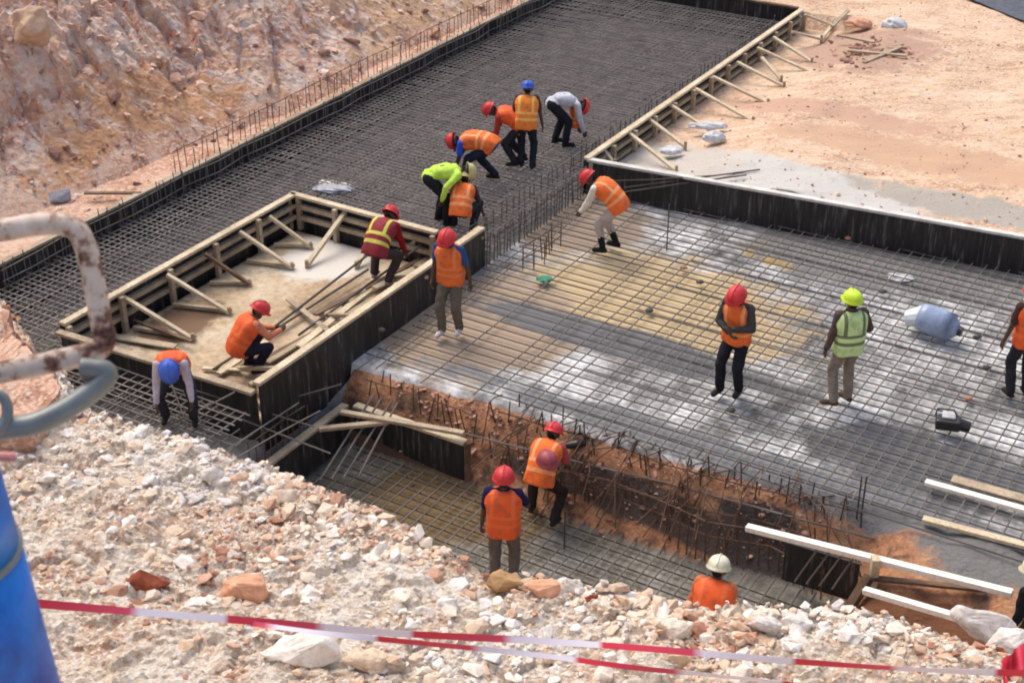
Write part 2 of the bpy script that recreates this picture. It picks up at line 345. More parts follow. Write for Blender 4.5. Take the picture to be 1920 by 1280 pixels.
def zground(u, v):
    n = fbm(u * .8, v * .8, 5, 3) ; n2 = fbm(u * 3, v * 3, 4, 11)
    z = np.full(u.shape, -.35)                                  # strip floor
    # sand beyond the black wall / right of the ramp formwork
    behind = .18 + .36 * ss(.3, 2.6, v) + .25 * n * ss(1, 3, v) + .05 * n2
    behind = np.maximum(behind, (.45 + .05 * n2) * ss(1.4, .1, u - wall_u(v)) * ss(.2, .9, v))
    right = (v > .06) & (u > wall_u(v) + .1)
    z = np.where(right, behind, z)
    z = np.where((u > 10.5) & (v > -5.9), .5 + .2 * n, z)
    # mat
    mat = (v > .02) & (u <= wall_u(v) + .1) & (u > edge_u(v) + .02)
    z = np.where(mat, -.14, z)
    # bank between mat and lower pit, then pit floor
    low = (v > .06) & (u <= edge_u(v) + .02)
    t = ss(0, .85, edge_u(v) - u + .12 * n2)
    bank = -.12 - .93 * t + .22 * n2 * (1 - t) * t * 4 + .1 * n * (1 - t)
    bank = np.where(v < 2.35, np.minimum(bank, -.12 - .3 * ss(.1, .5, edge_u(v) - u) - (u < -7.68) * .66), bank)
    # raised earth right of the pit
    rm = ss(7.7, 8.3, v); bank = bank * (1 - rm) + rm * (-.1 - .30 * ss(0, 1.6, edge_u(v) - u) + .35 * np.maximum(n + .1, 0) + .1 * n2)
    z = np.where(low, bank, z)
    # island inside the frame
    isl = (u > -9.1) & (u < -3.95) & (v > -3.45) & (v < -.02); z = np.where(isl, 0.0 + .02 * n2, z)
    # far side
    far = v < -5.78; z = np.where(far, .5 + .06 * n2 + .1 * n, z)
    # under the rubble
    rub = u < crest_u(v) + .6; z = np.where(rub, np.minimum(z, -.6), z)
    return z
us = np.concatenate([np.linspace(-60, -16, 12), np.arange(-15, 13, .09), np.linspace(13.3, 40, 80), np.linspace(45, 220, 20)])
vs = np.concatenate([np.linspace(-150, -25, 12), np.arange(-24, -6, .5), np.arange(-6, 12.5, .07), np.linspace(12.8, 40, 80), np.linspace(45, 200, 16)])
Uu, Vv = np.meshgrid(us, vs, indexing='ij'); Z = zground(Uu, Vv)
mi = np.full(Z.shape, 1)
mi[((Vv > .06) & (Uu > wall_u(Vv) + .1)) | ((Uu > 10.5) & (Vv > -5.9))] = 0
mi[Vv < -5.78] = 2
low = (Vv > .06) & (Uu <= edge_u(Vv) + .12); mi[low] = 3
mi[(Uu > -9.1) & (Uu < -3.95) & (Vv > -3.45) & (Vv < -.02)] = 5
g = grid_mesh('ground', us, vs, Z, [M['sand'], M['dark_floor'], M['toe'], M['orange_earth'], M['pit_floor'], M['island']], mi)
tag(g, kind='structure')

# rock slope beyond the far formwork
us = np.arange(-13, 19, .055); vs = np.arange(-21, -6.0, .055); Uu, Vv = np.meshgrid(us, vs, indexing='ij')
toe = -6.55 - .5 * (fbm(Uu * .35, Vv * .1, 3, 40)) - .5 * ss(-2, -9, Uu)
toe = toe + .42 * ss(-4, 1, Uu)
d = np.maximum(toe - Vv, 0); wx = Uu + .5 * fbm(Uu * .6, Vv * .6, 3, 60); wy = Vv
amp = ss(0, 2.2, d)
rough = ss(7, -5, Uu) * .75 + .25
sk = wx + .35 * wy
Zs = .46 + .80 * d + .25 * ss(0, .5, d) * fbm(Uu * 1.5, Vv * 1.5, 3, 70)
Zs = Zs + amp * rough * (1.5 * fbm(Uu * .28, Vv * .22, 4, 21) + .62 * cells(sk * 1.0, wy * .55, 31, 1.5) +   .30 * cells(sk * 2.6, wy * 1.3, 35, 1.6) + .10 * cells(sk * 5.5, wy * 3, 37, 1.7)) + .07 * amp * cells(Uu * 9, Vv * 9, 39, 1.2)
Zs = np.where(Vv > -6.1, .36, Zs)
s = grid_mesh('rock_slope', us, vs, Zs, [M['rock'], M['toe']], np.where((d < .15 + .5 * vn(Uu, Vv, 5)), 1, 0), smooth=False); tag(s, kind='structure')
# bigger hill behind the slope
us = np.arange(-60, 140, 1.0); vs = np.arange(-120, -19.5, 1.0); Uu, Vv = np.meshgrid(us, vs, indexing='ij')
s = grid_mesh('hill', us, vs, .3 + .78 * np.minimum(-6.5 - Vv, 30) + 2 * fbm(Uu * .1, Vv * .1, 4, 5), [M['rock']]); tag(s, kind='structure')

# blinding concrete sheet under the mat
mb = MB(); N = 160; vv = np.linspace(.02, 16, N)
eu_ = edge_u(vv) + .10 * fbm(vv * 2.2, vv * 0, 4, 9); wu_ = wall_u(vv) + .03
n_u = 40
for i in range(N):
    for k in range(n_u + 1):
        a = eu_[i] + (wu_[i] - eu_[i]) * k / n_u
        zz = -.055 + .03 * float(fbm(np.array([a * 1.2]), np.array([vv[i] * 1.2]), 3, 8)[0])
        mb.v.append(W(a, vv[i], zz))
for i in range(N - 1):
    for k in range(n_u): q = i * (n_u + 1) + k; mb.f.append((q, q + n_u + 1, q + n_u + 2, q + 1))
base = len(mb.v)
for i in range(N): mb.v.append(W(eu_[i] - .05, vv[i], -.22))
for i in range(N - 1): q = i * (n_u + 1); mb.f.append((base + i, base + i + 1, q + n_u + 1, q))
o = mb.build('concrete_floor', M['blinding'], smooth=True); tag(o, kind='structure')

# ---------------------------------------------------------------- rubble bank in the foreground
us = np.arange(-16, -8.3, .038); vs = np.arange(-7, 13, .045); Uu, Vv = np.meshgrid(us, vs, indexing='ij')
X, Y = WN(Uu, Vv)
ins = crest_u(Vv) + .12 * fbm(Vv * 3, Uu * 0, 4, 90) - Uu          # >0 inside the bank
top = 1.0 + .22 * fbm(Uu * .5, Vv * .5, 4, 51) * ss(0, 1, ins) +   .10 * cells(Uu * 2.2, Vv * 2.2, 55, 1.2) + .06 * cells(Uu * 5.5, Vv * 5.5, 57, 1.3) + .03 * cells(Uu * 12, Vv * 12, 59, 1.3)
Zr = np.where(ins > 0, top, top - 2.2 * np.clip(-ins, 0, 2) / .8)
Zr = np.maximum(Zr, -1.6)
Zr = np.where(ins > 0, Zr - .10 * np.exp(-ins * 6), Zr)
dcam = np.sqrt(X ** 2 + Y ** 2); Zr = np.where(ins > .5, np.maximum(Zr, 9.2 - .93 * dcam + .2 * fbm(Uu, Vv, 3, 4)), Zr)
s = grid_mesh('rubble_bank', us, vs, Zr, [M['rubble_soil']], smooth=False); tag(s, kind='structure')
def zr(u, v):
    i = int(round((u + 16) / .038)); j = int(round((v + 7) / .045))
    return float(Zr[min(max(i, 0), Zr.shape[0] - 1), min(max(j, 0), Zr.shape[1] - 1)])
# embankment the camera stands on
a_ = np.linspace(-26, 26, 90); b_ = np.linspace(-30, 10.6, 90); Xa, Yb = np.meshgrid(a_, b_, indexing='ij')
dd = np.sqrt(Xa ** 2 * .5 + np.maximum(Yb, 0) ** 2); Ze = np.where(Yb > 0, 9.2 - .93 * dd, 9.2) + .25 * fbm(Xa, Yb, 4, 2)
me = bpy.data.meshes.new('embankment'); idx = np.arange(90 * 90).reshape(90, 90)
me.from_pydata(np.stack([Xa, Yb, Ze], -1).reshape(-1, 3).tolist(), [], np.stack([idx[:-1, :-1], idx[1:, :-1], idx[1:, 1:], idx[:-1, 1:]], -1).reshape(-1, 4).tolist())
me.materials.append(M['rubble_soil']); o = bpy.data.objects.new('embankment', me); C.objects.link(o); tag(o, kind='structure')

def hull_rock(bm_pts):
    bm = bmesh.new()
    for p in bm_pts: bm.verts.new(p)
    r = bmesh.ops.convex_hull(bm, input=bm.verts)
    for v in [x for x in bm.verts if not x.link_faces]: bm.verts.remove(v)
    bm.verts.index_update()
    vs_ = [v.co.copy() for v in bm.verts]; fs = [tuple(v.index for v in f.verts) for f in bm.faces]; bm.free(); return vs_, fs
PROTO = []
for k in range(24):
    pts = []
    for i in range(16 + k % 6):
        v = Vector(rng.normal(size=3)); v.normalize(); v = Vector((v.x * random.uniform(.8, 1.2), v.y * random.uniform(.6, 1), v.z * random.uniform(.3, .55))); pts.append(v)
    PROTO.append(hull_rock(pts))
def scatter(name, spots, mat, label, cat):
    """spots: list of (pos, size, tone)"""
    V_, F_, T_ = [], [], []; k = 0
    for (p, sz, tone) in spots:
        vs_, fs = random.choice(PROTO); Rm = Matrix.Rotation(random.uniform(0, 6.28), 3, 'Z') @ Matrix.Rotation(random.gauss(0, .35), 3, 'X') @ Matrix.Rotation(random.gauss(0, .35), 3, 'Y')
        for v in vs_: V_.append(tuple(Rm @ v * sz + p)); T_.append(tone)
        F_ += [tuple(i + k for i in f) for f in fs]; k += len(vs_)
    me = bpy.data.meshes.new(name); me.from_pydata(V_, [], F_); me.materials.append(mat)
    at = me.attributes.new('tone', 'FLOAT', 'POINT'); at.data.foreach_set('value', T_)
    o = bpy.data.objects.new(name, me); C.objects.link(o); tag(o, label, cat, kind='stuff'); return o
sp = []
while len(sp) < 19000:
    v = random.uniform(-6, 11.5); cr = float(crest_u(v)); u = cr - random.uniform(-.1, 1) * random.uniform(.0, 4.6)
    if u < -15.9: continue
    dens = float(fbm(np.array([u * 1.1]), np.array([v * .7]), 4, 77)[0]) + .5
    if random.random() > ss(.28, .62, dens) * .92 + .08: continue
    p = W(u, v); sz = min(.016 * math.exp(random.gauss(.30, .72)), .15) * (.7 + .8 * max(dens - .3, 0))
    tn = float(fbm(np.array([u * .8]), np.array([v * .8]), 3, 78)[0]) * 1.5 + .55 + random.gauss(0, .2)
    p.z = zr(u, v) + sz * random.uniform(-.1, .22); sp.append((p, sz, min(max(tn, 0), 1)))
for i in range(170):     # larger broken blocks, half bedded, more of them toward the crest
    v = random.uniform(-5.5, 11); cr = float(crest_u(v)); u = cr - abs(random.gauss(0, 1.0)) - .12
    if u < -15.5: continue
    p = W(u, v); sz = random.uniform(.07, .15); p.z = zr(u, v) - sz * .05; sp.append((p, sz, random.choice((.2, .4, .6, .75, .85, .9))))
scatter('rubble_stones', sp, M['stone'], 'loose pale broken limestone spread over the foreground bank', 'rubble')
sp = []
for i in range(4500):
    u = random.uniform(-11, 15); v = random.uniform(-17, -6.2); ii = int((u + 13) / .055); jj = int((v + 21) / .055)
    sz = min(.03 * math.exp(random.gauss(.2, .6)), .2); p = W(u, v); p.z = float(Zs[ii, jj]) + sz * .2; sp.append((p, sz, random.random()))
scatter('slope_stones', sp, M['stone_pink'], 'loose pinkish stones lying all over the far rock slope', 'stones')
sp = []
for i in range(2600):
    u = random.uniform(.3, 14); v = random.uniform(.8, 11)
    if u < float(wall_u(v)) + .25: continue
    near = (u - wall_u(v)) < .9 and v > 4
    sz = .012 * math.exp(random.gauss(.2, .5)) * (1.6 if near else 1); p = W(u, v); p.z = float(zground(np.array([u]), np.array([v]))[0]) + sz * .2
    sp.append((p, min(sz, .07), random.random()))
for i in range(900):
    v = random.uniform(.8, 7.2) if i < 450 else random.uniform(7.8, 11); u = float(wall_u(v)) + abs(random.gauss(.2, .3)) + .15
    if i < 450: u = float(edge_u(v)) - abs(random.gauss(.1, .35))
    sz = .02 * math.exp(random.gauss(.2, .5)); p = W(u, v); p.z = float(zground(np.array([u]), np.array([v]))[0]) + sz * .2; sp.append((p, min(sz, .07), random.random() * .5))
for i in range(260):   # two little debris heaps on the sand
    p = P(1655 + random.gauss(0, 38), 100 + random.gauss(0, 13), .5); sp.append((p + Vector((0, 0, .03)), random.uniform(.03, .10), random.random() * .5))
scatter('ground_stones', sp, M['stone_pink'], 'small loose stones sprinkled over the sandy ground and the orange bank', 'stones')

def rock(name, px, py, z, sx, sy, sz, mat, label, rz=0, sub=True, group=None, tone=.8):
    """one large boulder of its own"""
    vs_, fs = random.choice(PROTO); me = bpy.data.meshes.new(name)
    if z == 1: sx *= 1.2; sy *= 1.2; sz *= 1.25
    me.from_pydata([(v.x * sx, v.y * sy, v.z * sz * 2.2) for v in vs_], [], fs); me.materials.append(mat)
    o = bpy.data.objects.new(name, me); C.objects.link(o)
    if z == 'slope':
        for k in range(400):
            p = P(px, py, 9 - k * .022); u, v = UV(p); ii, jj = int((u + 13) / .055), int((v + 21) / .055)
            if 0 <= ii < Zs.shape[0] and 0 <= jj < Zs.shape[1] and Zs[ii, jj] >= p.z: break
    else: p = P(px, py, z)
    if z == 1: u, v = UV(p); p.z = max(zr(u, v), .8)
    o.location = p + Vector((0, 0, sz * .3)); o.rotation_euler = (random.gauss(0, .15), random.gauss(0, .15), rz)
    b = o.modifiers.new('bevel', 'BEVEL'); b.width = min(sx, sz) * .14; b.segments = 2
    s_ = o.modifiers.new('sub', 'SUBSURF'); s_.subdivision_type = 'SIMPLE'; s_.levels = s_.render_levels = 2
    t = bpy.data.textures.new('rough', 'CLOUDS'); t.noise_scale = sx * .5; dm = o.modifiers.new('d', 'DISPLACE'); dm.texture = t; dm.strength = min(sx, sz) * .35; dm.mid_level = .5
    at = me.attributes.new('tone', 'FLOAT', 'POINT'); at.data.foreach_set('value', [tone] * len(me.vertices))
    return tag(o, label, 'rock', group)
S = M['stone']
rock('rock', 278, 1092, 1, .20, .17, .13, M['stone_red'], 'dark red clay lump lying on the pale rubble')
rock('rock', 465, 1105, 1, .27, .2, .15, M['stone_orange'], 'large pinkish orange boulder just above the barrier tape')
rock('rock', 380, 1135, 1, .17, .10, .08, S, 'white slab of rock between the orange boulder and the tape')
rock('rock', 945, 1092, 1, .19, .15, .12, simple('ochre_stone', srgb((176, 140, 98)), .9, .2, .3, 7, .7), 'ochre brown rock on the crest of the rubble below the man in navy shirt')
rock('rock', 1025, 1108, 1, .2, .12, .1, M['stone_orange'], 'brown and cream rock right of the ochre one on the crest')
rock('rock', 1068, 1092, 1, .15, .14, .13, S, 'white pointed rock on the rubble crest, right of centre')
rock('rock', 1110, 1118, 1, .08, .07, .06, M['stone_red'], 'small reddish brown stone beside the white pointed rock', tone=.1)
rock('rock', 845, 1128, 1, .15, .1, .08, S, 'flat white rock above the tape near the middle of the picture', tone=.9)
rock('rock', 800, 1143, 1, .13, .09, .07, S, 'second flat white rock touching the tape near the middle', tone=.75)
rock('rock', 1265, 1185, 1, .18, .14, .12, S, 'big cream boulder left of the white rock, between tape and helmeted head', tone=.6)
rock('rock', 1435, 1178, 1, .15, .12, .12, S, 'bright white rock below the man in the cream helmet', tone=.95)
rock('rock', 1490, 1165, 1, .16, .1, .12, S, 'grey white leaning slab of rock next to the bright white one', tone=.9)
rock('rock', 1400, 1205, 1, .12, .09, .06, M['stone_orange'], 'small tan rock just above the tape right of the big cream boulder')
rock('rock', 1845, 1150, 1, .3, .16, .2, S, 'largest white block of rock at the right end of the crest', rz=R(-30), tone=.95)
rock('rock', 1900, 1185, 1, .28, .2, .16, S, 'pale block of rock against the right edge of the picture', tone=.85)
rock('rock', 1860, 1205, 1, .15, .10, .09, M['stone_red'], 'rust red rock under the largest white block')
rock('rock', 575, 1235, 1, .34, .2, .16, S, 'long pale boulder at the bottom edge below the tape', tone=.75)
rock('rock', 690, 1245, 1, .2, .18, .14, S, 'grey cream boulder at the bottom edge, right of the long pale one', tone=.4)
rock('rock', 535, 930, 1, .18, .12, .1, S, 'cream boulder on the left part of the rubble crest', tone=.5)
rock('rock', 395, 895, 1, .14, .1, .08, S, 'white stone standing on the left part of the rubble', tone=.9)
rock('rock', 1270, 1240, 1, .18, .14, .1, S, 'tan cream rock between the two strands of tape at the bottom', tone=.3)
rock('rock', 60, 62, 'slope', .5, .36, .42, simple('tan_boulder', srgb((206, 172, 142)), .9, .2, .3, 2.5, .8), 'big tan boulder stuck in the rock slope at the top left corner')
rock('rock', 112, 372, 'slope', .3, .22, .16, simple('grey_stone', srgb((150, 150, 156)), .9, .2, .3, 6, .7), 'flat grey rock at the foot of the far slope')

# ---------------------------------------------------------------- left earth block
def prism_block(name, poly, z0, z1, mat, **kw):
    bm = bmesh.new(); vs0 = [bm.verts.new((p.x, p.y, z1)) for p in poly]; f = bm.faces.new(vs0)
    r = bmesh.ops.extrude_face_region(bm, geom=[f])
    for v in [x for x in r['geom'] if isinstance(x, bmesh.types.BMVert)]:
        c = sum(poly, Vector()) / len(poly); v.co.z = z0; v.co.x += (v.co.x - c.x) * .1; v.co.y += (v.co.y - c.y) * .1
    bmesh.ops.triangulate(bm, faces=bm.faces); bmesh.ops.subdivide_edges(bm, edges=bm.edges, cuts=5, use_grid_fill=True)
    bmesh.ops.subdivide_edges(bm, edges=bm.edges, cuts=2, use_grid_fill=True)
    for v in bm.verts:
        n = float(fbm(np.array([v.co.x * 2.5 + v.co.z]), np.array([v.co.y * 2.5 + v.co.z * .7]), 5, 6)[0]); v.co += Vector((n * .3, n * .25, n * .28))
    bmesh.ops.recalc_face_normals(bm, faces=bm.faces)
    me = bpy.data.meshes.new(name); bm.to_mesh(me); bm.free(); me.materials.append(mat); o = bpy.data.objects.new(name, me); C.objects.link(o); return tag(o, **kw)
prism_block('earth_bank', [P(x, y, 1.35) for x, y in [(-200, 540), (0, 570), (28, 610), (48, 655), (100, 690), (112, 735), (60, 790), (-200, 850)]], -.6, 1.35, M['toe'], kind='structure')

# ---------------------------------------------------------------- rebar mats
def bars(mb, fixed, lo, hi, z, axis, r, wob=.012):
    """one family of straight bars; axis 'u' = bars run along u at the v values in fixed"""
    for k, c in enumerate(fixed):
        a, b = (lo(c) if callable(lo) else lo), (hi(c) if callable(hi) else hi)
        if b - a < .2: continue
        a += random.uniform(-.12, .12); c1 = c + random.uniform(-wob, wob) * 2; c2 = c + random.uniform(-wob, wob) * 2; zz = z + random.uniform(-wob, wob) * .6
        pts = []; n = max(2, int((b - a) / 1.5))
        for i in range(n + 1):
            t = i / n; q = c1 + (c2 - c1) * t + random.uniform(-wob, wob) * .6; s = a + (b - a) * t; z_ = zz + random.uniform(-.008, .008)
            pts.append(W(s, q, z_) if axis == 'u' else W(q, s, z_))
        mb.tube(pts, r, 5)
def mat_thing(name, loc, label, group=None):
    return empty(name, loc, label, 'rebar mat', 'tied rebar mats on the excavation floor')
# main mat
t = mat_thing('rebar_mat', W(-3, 4, 0), 'wide square rebar mesh over pale concrete under the standing workers')
mb = MB(); bars(mb, np.arange(-6.75, 1.9, .2), .12, lambda c: 15, .01, 'v', .0115)
mb2 = MB()
for c in np.arange(-6.75, 1.9, .2): pass
mb = MB()
for c in np.arange(-6.8, 1.6, .2):
    v0 = .12 if c < .02 else (c - .02) / .105 + .1
    bars(mb, [c], v0, 15, .012, 'v', .0115)
o = mb.build('cross_bars', M['steel_bed'], t)
mb = MB()
for c in np.arange(.3, 15, .2):
    if c < 3.4 and random.random() < .55: continue
    bars(mb, [c], float(edge_u(c)) - .1, float(wall_u(c)) - .06, .032, 'u', .0112)
mb.build('long_bars', M['steel_light'], t)
mb = MB(); bars(mb, np.arange(-6.5, 1.0, 1.0), lambda c: 3.0, 15, -.02, 'v', .009); mb.build('lower_bars', M['steel_bed'], t)
# strip mat: three layers of a deep cage
t = mat_thing('rebar_mat', W(0, -3, 0), 'dense dark rebar mesh filling the long strip behind the workers')
SZ = .27
def s_lo(v): return -12.5 if v < -3.58 else -3.72
def c_hi(u): return -3.6 if u < -3.75 else -.04
mb = MB(); bars(mb, np.arange(-5.6, -.03, .125), s_lo, 10.3, SZ, 'u', .011); mb.build('long_bars', M['steel_mid'], t)
mb = MB(); bars(mb, np.arange(-12.4, 10.3, .125), -5.65, c_hi, SZ + .025, 'v', .011); mb.build('cross_bars', M['steel_mid'], t)
mb = MB(); bars(mb, np.arange(-5.55, -.05, .2), s_lo, 10.3, -.0, 'u', .012); bars(mb, np.arange(-12.4, 10.3, .2), -5.65, c_hi, -.025, 'v', .012)
bars(mb, np.arange(-5.45, -.05, .2), s_lo, 10.3, .14, 'u', .010); mb.build('lower_bars', M['steel_mid'], t)
# near-left trench mat
t = mat_thing('rebar_mat', W(-10.2, -1.5, -.2), 'dark sunken rebar mesh in the trench before the framed island')
mb = MB(); bars(mb, np.arange(-11.6, -9.33, .15), -3.6, .05, .30, 'v', .012); mb.build('cross_bars', M['steel_mid'], t)
mb = MB(); bars(mb, np.arange(-3.5, .05, .15), -11.6, -9.32, .275, 'u', .012); mb.build('long_bars', M['steel_light'], t)
mb = MB(); bars(mb, np.arange(-11.5, -9.3, .2), -3.5, .05, -.02, 'v', .012); bars(mb, np.arange(-3.4, .05, .2), -11.5, -9.3, -.045, 'u', .012); mb.build('lower_bars', M['steel_mid'], t)
# pit mat
t = mat_thing('rebar_mat', W(-9, 4, -1), 'rebar mesh on the lower pit floor around the man in navy shirt')
mb = MB(); bars(mb, np.arange(-11.4, -7.75, .19), .5, lambda c: 7.7, -.985, 'v', .0115); mb.build('cross_bars', M['steel'], t)
mb = MB(); bars(mb, np.arange(.6, 7.7, .19), -11.4, lambda c: -7.75 if c < 2.4 else -7.45, -.96, 'u', .0115); mb.build('long_bars', M['steel_light'], t)

# upright starter bars
def uprights(name, pts, z0, z1, mat, label, rails=(), r=.009, jit=.02, group='rows of upright starter bars'):
    t = empty(name, Vector((pts[0].x, pts[0].y, z0)), label, 'starter bars', group)
    me = MB().prism((0, 0, 0), (0, 0, 1), r, 5)
    src = me.build('bar', mat); proto = src.data; bpy.data.objects.remove(src)
    for k, p in enumerate(pts[:100]):
        o = bpy.data.objects.new('bar', proto); C.objects.link(o); o.parent = t
        o.location = Vector((p.x, p.y, z0)) - t.location; o.rotation_euler = (random.gauss(0, jit * 2), random.gauss(0, jit * 2), 0)
        o.scale = (1, 1, (z1 - z0) * random.uniform(.85, 1.12))
    if len(pts) > 100:
        mb = MB()
        for p in pts[100:]: mb.prism((p.x, p.y, z0), (p.x + random.gauss(0, .015), p.y + random.gauss(0, .015), z1 + random.uniform(-.1, .08)), r, 5)
        o = mb.build('bar', mat, t); o['kind'] = 'stuff'
    for z in rails:
        MB().tube([Vector((p.x, p.y, z + random.uniform(-.01, .01))) for p in pts[::6]] + [Vector((pts[-1].x, pts[-1].y, z))], r, 5).build('tie_bar', mat, t)
    return t
uprights('starter_bars', [W(u, -5.9 + random.gauss(0, .02)) for u in np.arange(-4.2, 9.8, .17)], .3, 1.0, M['steel_rust'], 'row of upright rusty bars standing behind the far formwork', (.98,), .008)
uprights('starter_bars', [W(u, -5.58 + random.gauss(0, .03)) for u in np.arange(-8.5, 9.8, .12)], 0, .72, M['steel_light'], 'row of upright bars just inside the far formwork', (.42, .62), .009)
uprights('starter_bars', [W(u + random.gauss(0, .02), -.35) for u in np.arange(-3.3, 9.8, .2)], 0, .56, M['steel_light'], 'bars standing along the workers side of the strip up to the timber edge', (.5,), .010)
uprights('starter_bars', [W(u + random.gauss(0, .02), .06) for u in np.arange(-3.4, .0, .11)], -.1, .5, M['steel_light'], 'row of bars across the gap between the two timber edges', (.08, .2, .30, .48), .011)
uprights('starter_bars', [W(u, .75 + random.gauss(0, .05)) for u in np.arange(-3.3, -2.1, .12)], 0, .45, M['steel_rust'], 'small rusty cage of upright bars on the mat beside the black wall end', (.2, .43), .010)
uprights('starter_bars', [W(-7.42 + .12 * math.sin(v * 3), v) for v in np.arange(3.6, 7.6, .13)], -1, -.35, M['steel_rust'], 'row of upright rusty bars along the foot of the orange bank', (-.6, -.38), .010)
uprights('starter_bars', [W(-10.0 + random.gauss(0, .03), v) for v in np.arange(6.2, 7.3, .3)], -1, -.1, M['steel'], 'few tall bars standing in the lower pit beside the cream helmet', (), .011)
uprights('starter_bars', [W(u, .22 + random.gauss(0, .02)) for u in np.arange(-9.6, -8.3, .13)], -.6, .02, M['steel_rust'], 'reddish upright bars between the black formwork and the crest of the rubble', (-.3, 0), .010)
uprights('starter_bars', [W(float(edge_u(v)) - .12 + random.gauss(0, .05), v) for v in np.arange(2.5, 7.8, .14)], -.5, .12, M['steel'], 'row of upright dark bars at the broken edge of the mat above the orange bank', (-.1,), .010, .08)
uprights('starter_bars', [W(float(edge_u(v)) - .42 + random.gauss(0, .06), v) for v in np.arange(2.6, 7.4, .13)], -.95, -.3, M['steel_rust'], 'row of rusty bars sticking out half way down the orange bank', (-.75, -.45), .010, .10)
uprights('starter_bars', [W(-7.25 + random.gauss(0, .05), v) for v in np.arange(.45, 2.3, .13)], -.5, .0, M['steel_rust'], 'row of rusty bars on the brown bank above the low white rail', (-.1,), .010, .08)
# reed-like single bars
for (px, py, z, h, lab) in ((1250, 470, 0, .85, 'single thin upright bar standing near the black wall'), (1058, 1028, -1, .6, 'single upright bar by the feet of the worker in the lower pit'), (1612, 985, -.3, .75, 'pair of bars standing on the grey bank by the white plank')):
    p = P(px, py, z); mb = MB().prism(p, p + Vector((0, 0, h)), .011, 6)
    if 'pair' in lab: mb.prism(p + Vector((-.05, 0, 0)), p + Vector((-.06, 0, h)), .011, 6)
    tag(mb.build('rebar_rod', M['steel']), lab, 'rebar')
def rods(name, pairs, r, mat, label, group=None):
    mb = MB()
    for (a, b) in pairs: mb.tube([a, (a + b) / 2 + Vector((0, 0, random.uniform(-.02, .02))), b], r, 6)
    return tag(mb.build(name, mat), label, 'rebar', group)
rods('rebar_rod', [(P(870, 812, -.3), P(1250, 905, -.3)), (P(1250, 905, -.3), P(1640, 1010, -.3))], .014, M['steel_light'], 'long thin pale bar lying along the orange bank')
rods('rebar_bundle', [(P(1170, 352, .45), P(1425, 318, .62)), (P(1172, 360, .42), P(1400, 328, .62)), (P(1130, 340, .52), P(1330, 330, .64))], .014, M['steel'], 'bundle of dark bars laid across the top of the black wall')
rods('rebar_bundle', [(P(x0, 900 - k * 2, -.75), P(x1, 740 + k * 5, -.15)) for k, (x0, x1) in enumerate([(600, 700), (622, 716), (644, 735), (672, 745)])], .016, M['steel_light'], 'rising bars beside the corner of the lower timber frame')
rods('rebar_bundle', [(P(1290, 985, -.9), P(1390, 860, .1)), (P(1305, 985, -.9), P(1405, 865, .1)), (P(1230, 960, -.9), P(1320, 840, .1)), (P(1180, 900, -.6), P(1230, 830, .05))], .012, M['steel_light'], 'sloping bars leaning up the orange bank onto the mat')
rods('rebar_bundle', [(P(330, 735, .36), P(620, 850, -.2)), (P(345, 725, .38), P(590, 800, -.1)), (P(415, 850, .1), P(560, 755, .2)), (P(440, 860, .1), P(600, 770, .1)), (P(310, 800, .34), P(440, 735, .5)), (P(352, 800, .33), P(318, 710, .7)), (P(380, 805, .33), P(352, 720, .65)), (P(480, 760, .1), P(640, 720, 0))], .012, M['steel_light'], 'tangle of crossing bars in the trench by the blue helmet worker')
rods('rebar_bundle', [(P(1490, 1090, -.6), P(1540, 1020, -.1)), (P(1512, 1094, -.6), P(1560, 1028, -.1)), (P(1536, 1098, -.6), P(1582, 1035, -.1)), (P(1560, 1104, -.6), P(1602, 1044, -.1))], .012, M['steel_light'], 'bent bars over the dark hole left of the wooden post')
rods('rebar_bundle', [(P(515, 612, .12), P(700, 470, .2)), (P(400, 692, .1), P(690, 505, .12)), (P(560, 628, .1), P(800, 452, .35))], .022, M['steel'], 'long dark pipes lying across the island floor')

mb = MB()
for i in range(70):      # tangled bar ends down the bank
    v = random.uniform(2.4, 7.6); e_ = float(edge_u(v)); p0 = W(e_ + random.uniform(-.2, .25), v, random.uniform(-.1, .06)); p2 = W(e_ - random.uniform(.35, 1.0), v + random.gauss(0, .45), random.uniform(-.95, -.45))
    p1 = (p0 + p2) / 2 + Vector((random.gauss(0, .08), random.gauss(0, .08), random.uniform(.05, .3))); mb.tube([p0, p0.lerp(p1, .55) + Vector((0, 0, .03)), p1, p2], .009, 5)
tag(mb.build('rebar_tangle', M['steel_rust']), 'tangle of thin bent bars hanging down the orange bank', 'rebar', kind='stuff')

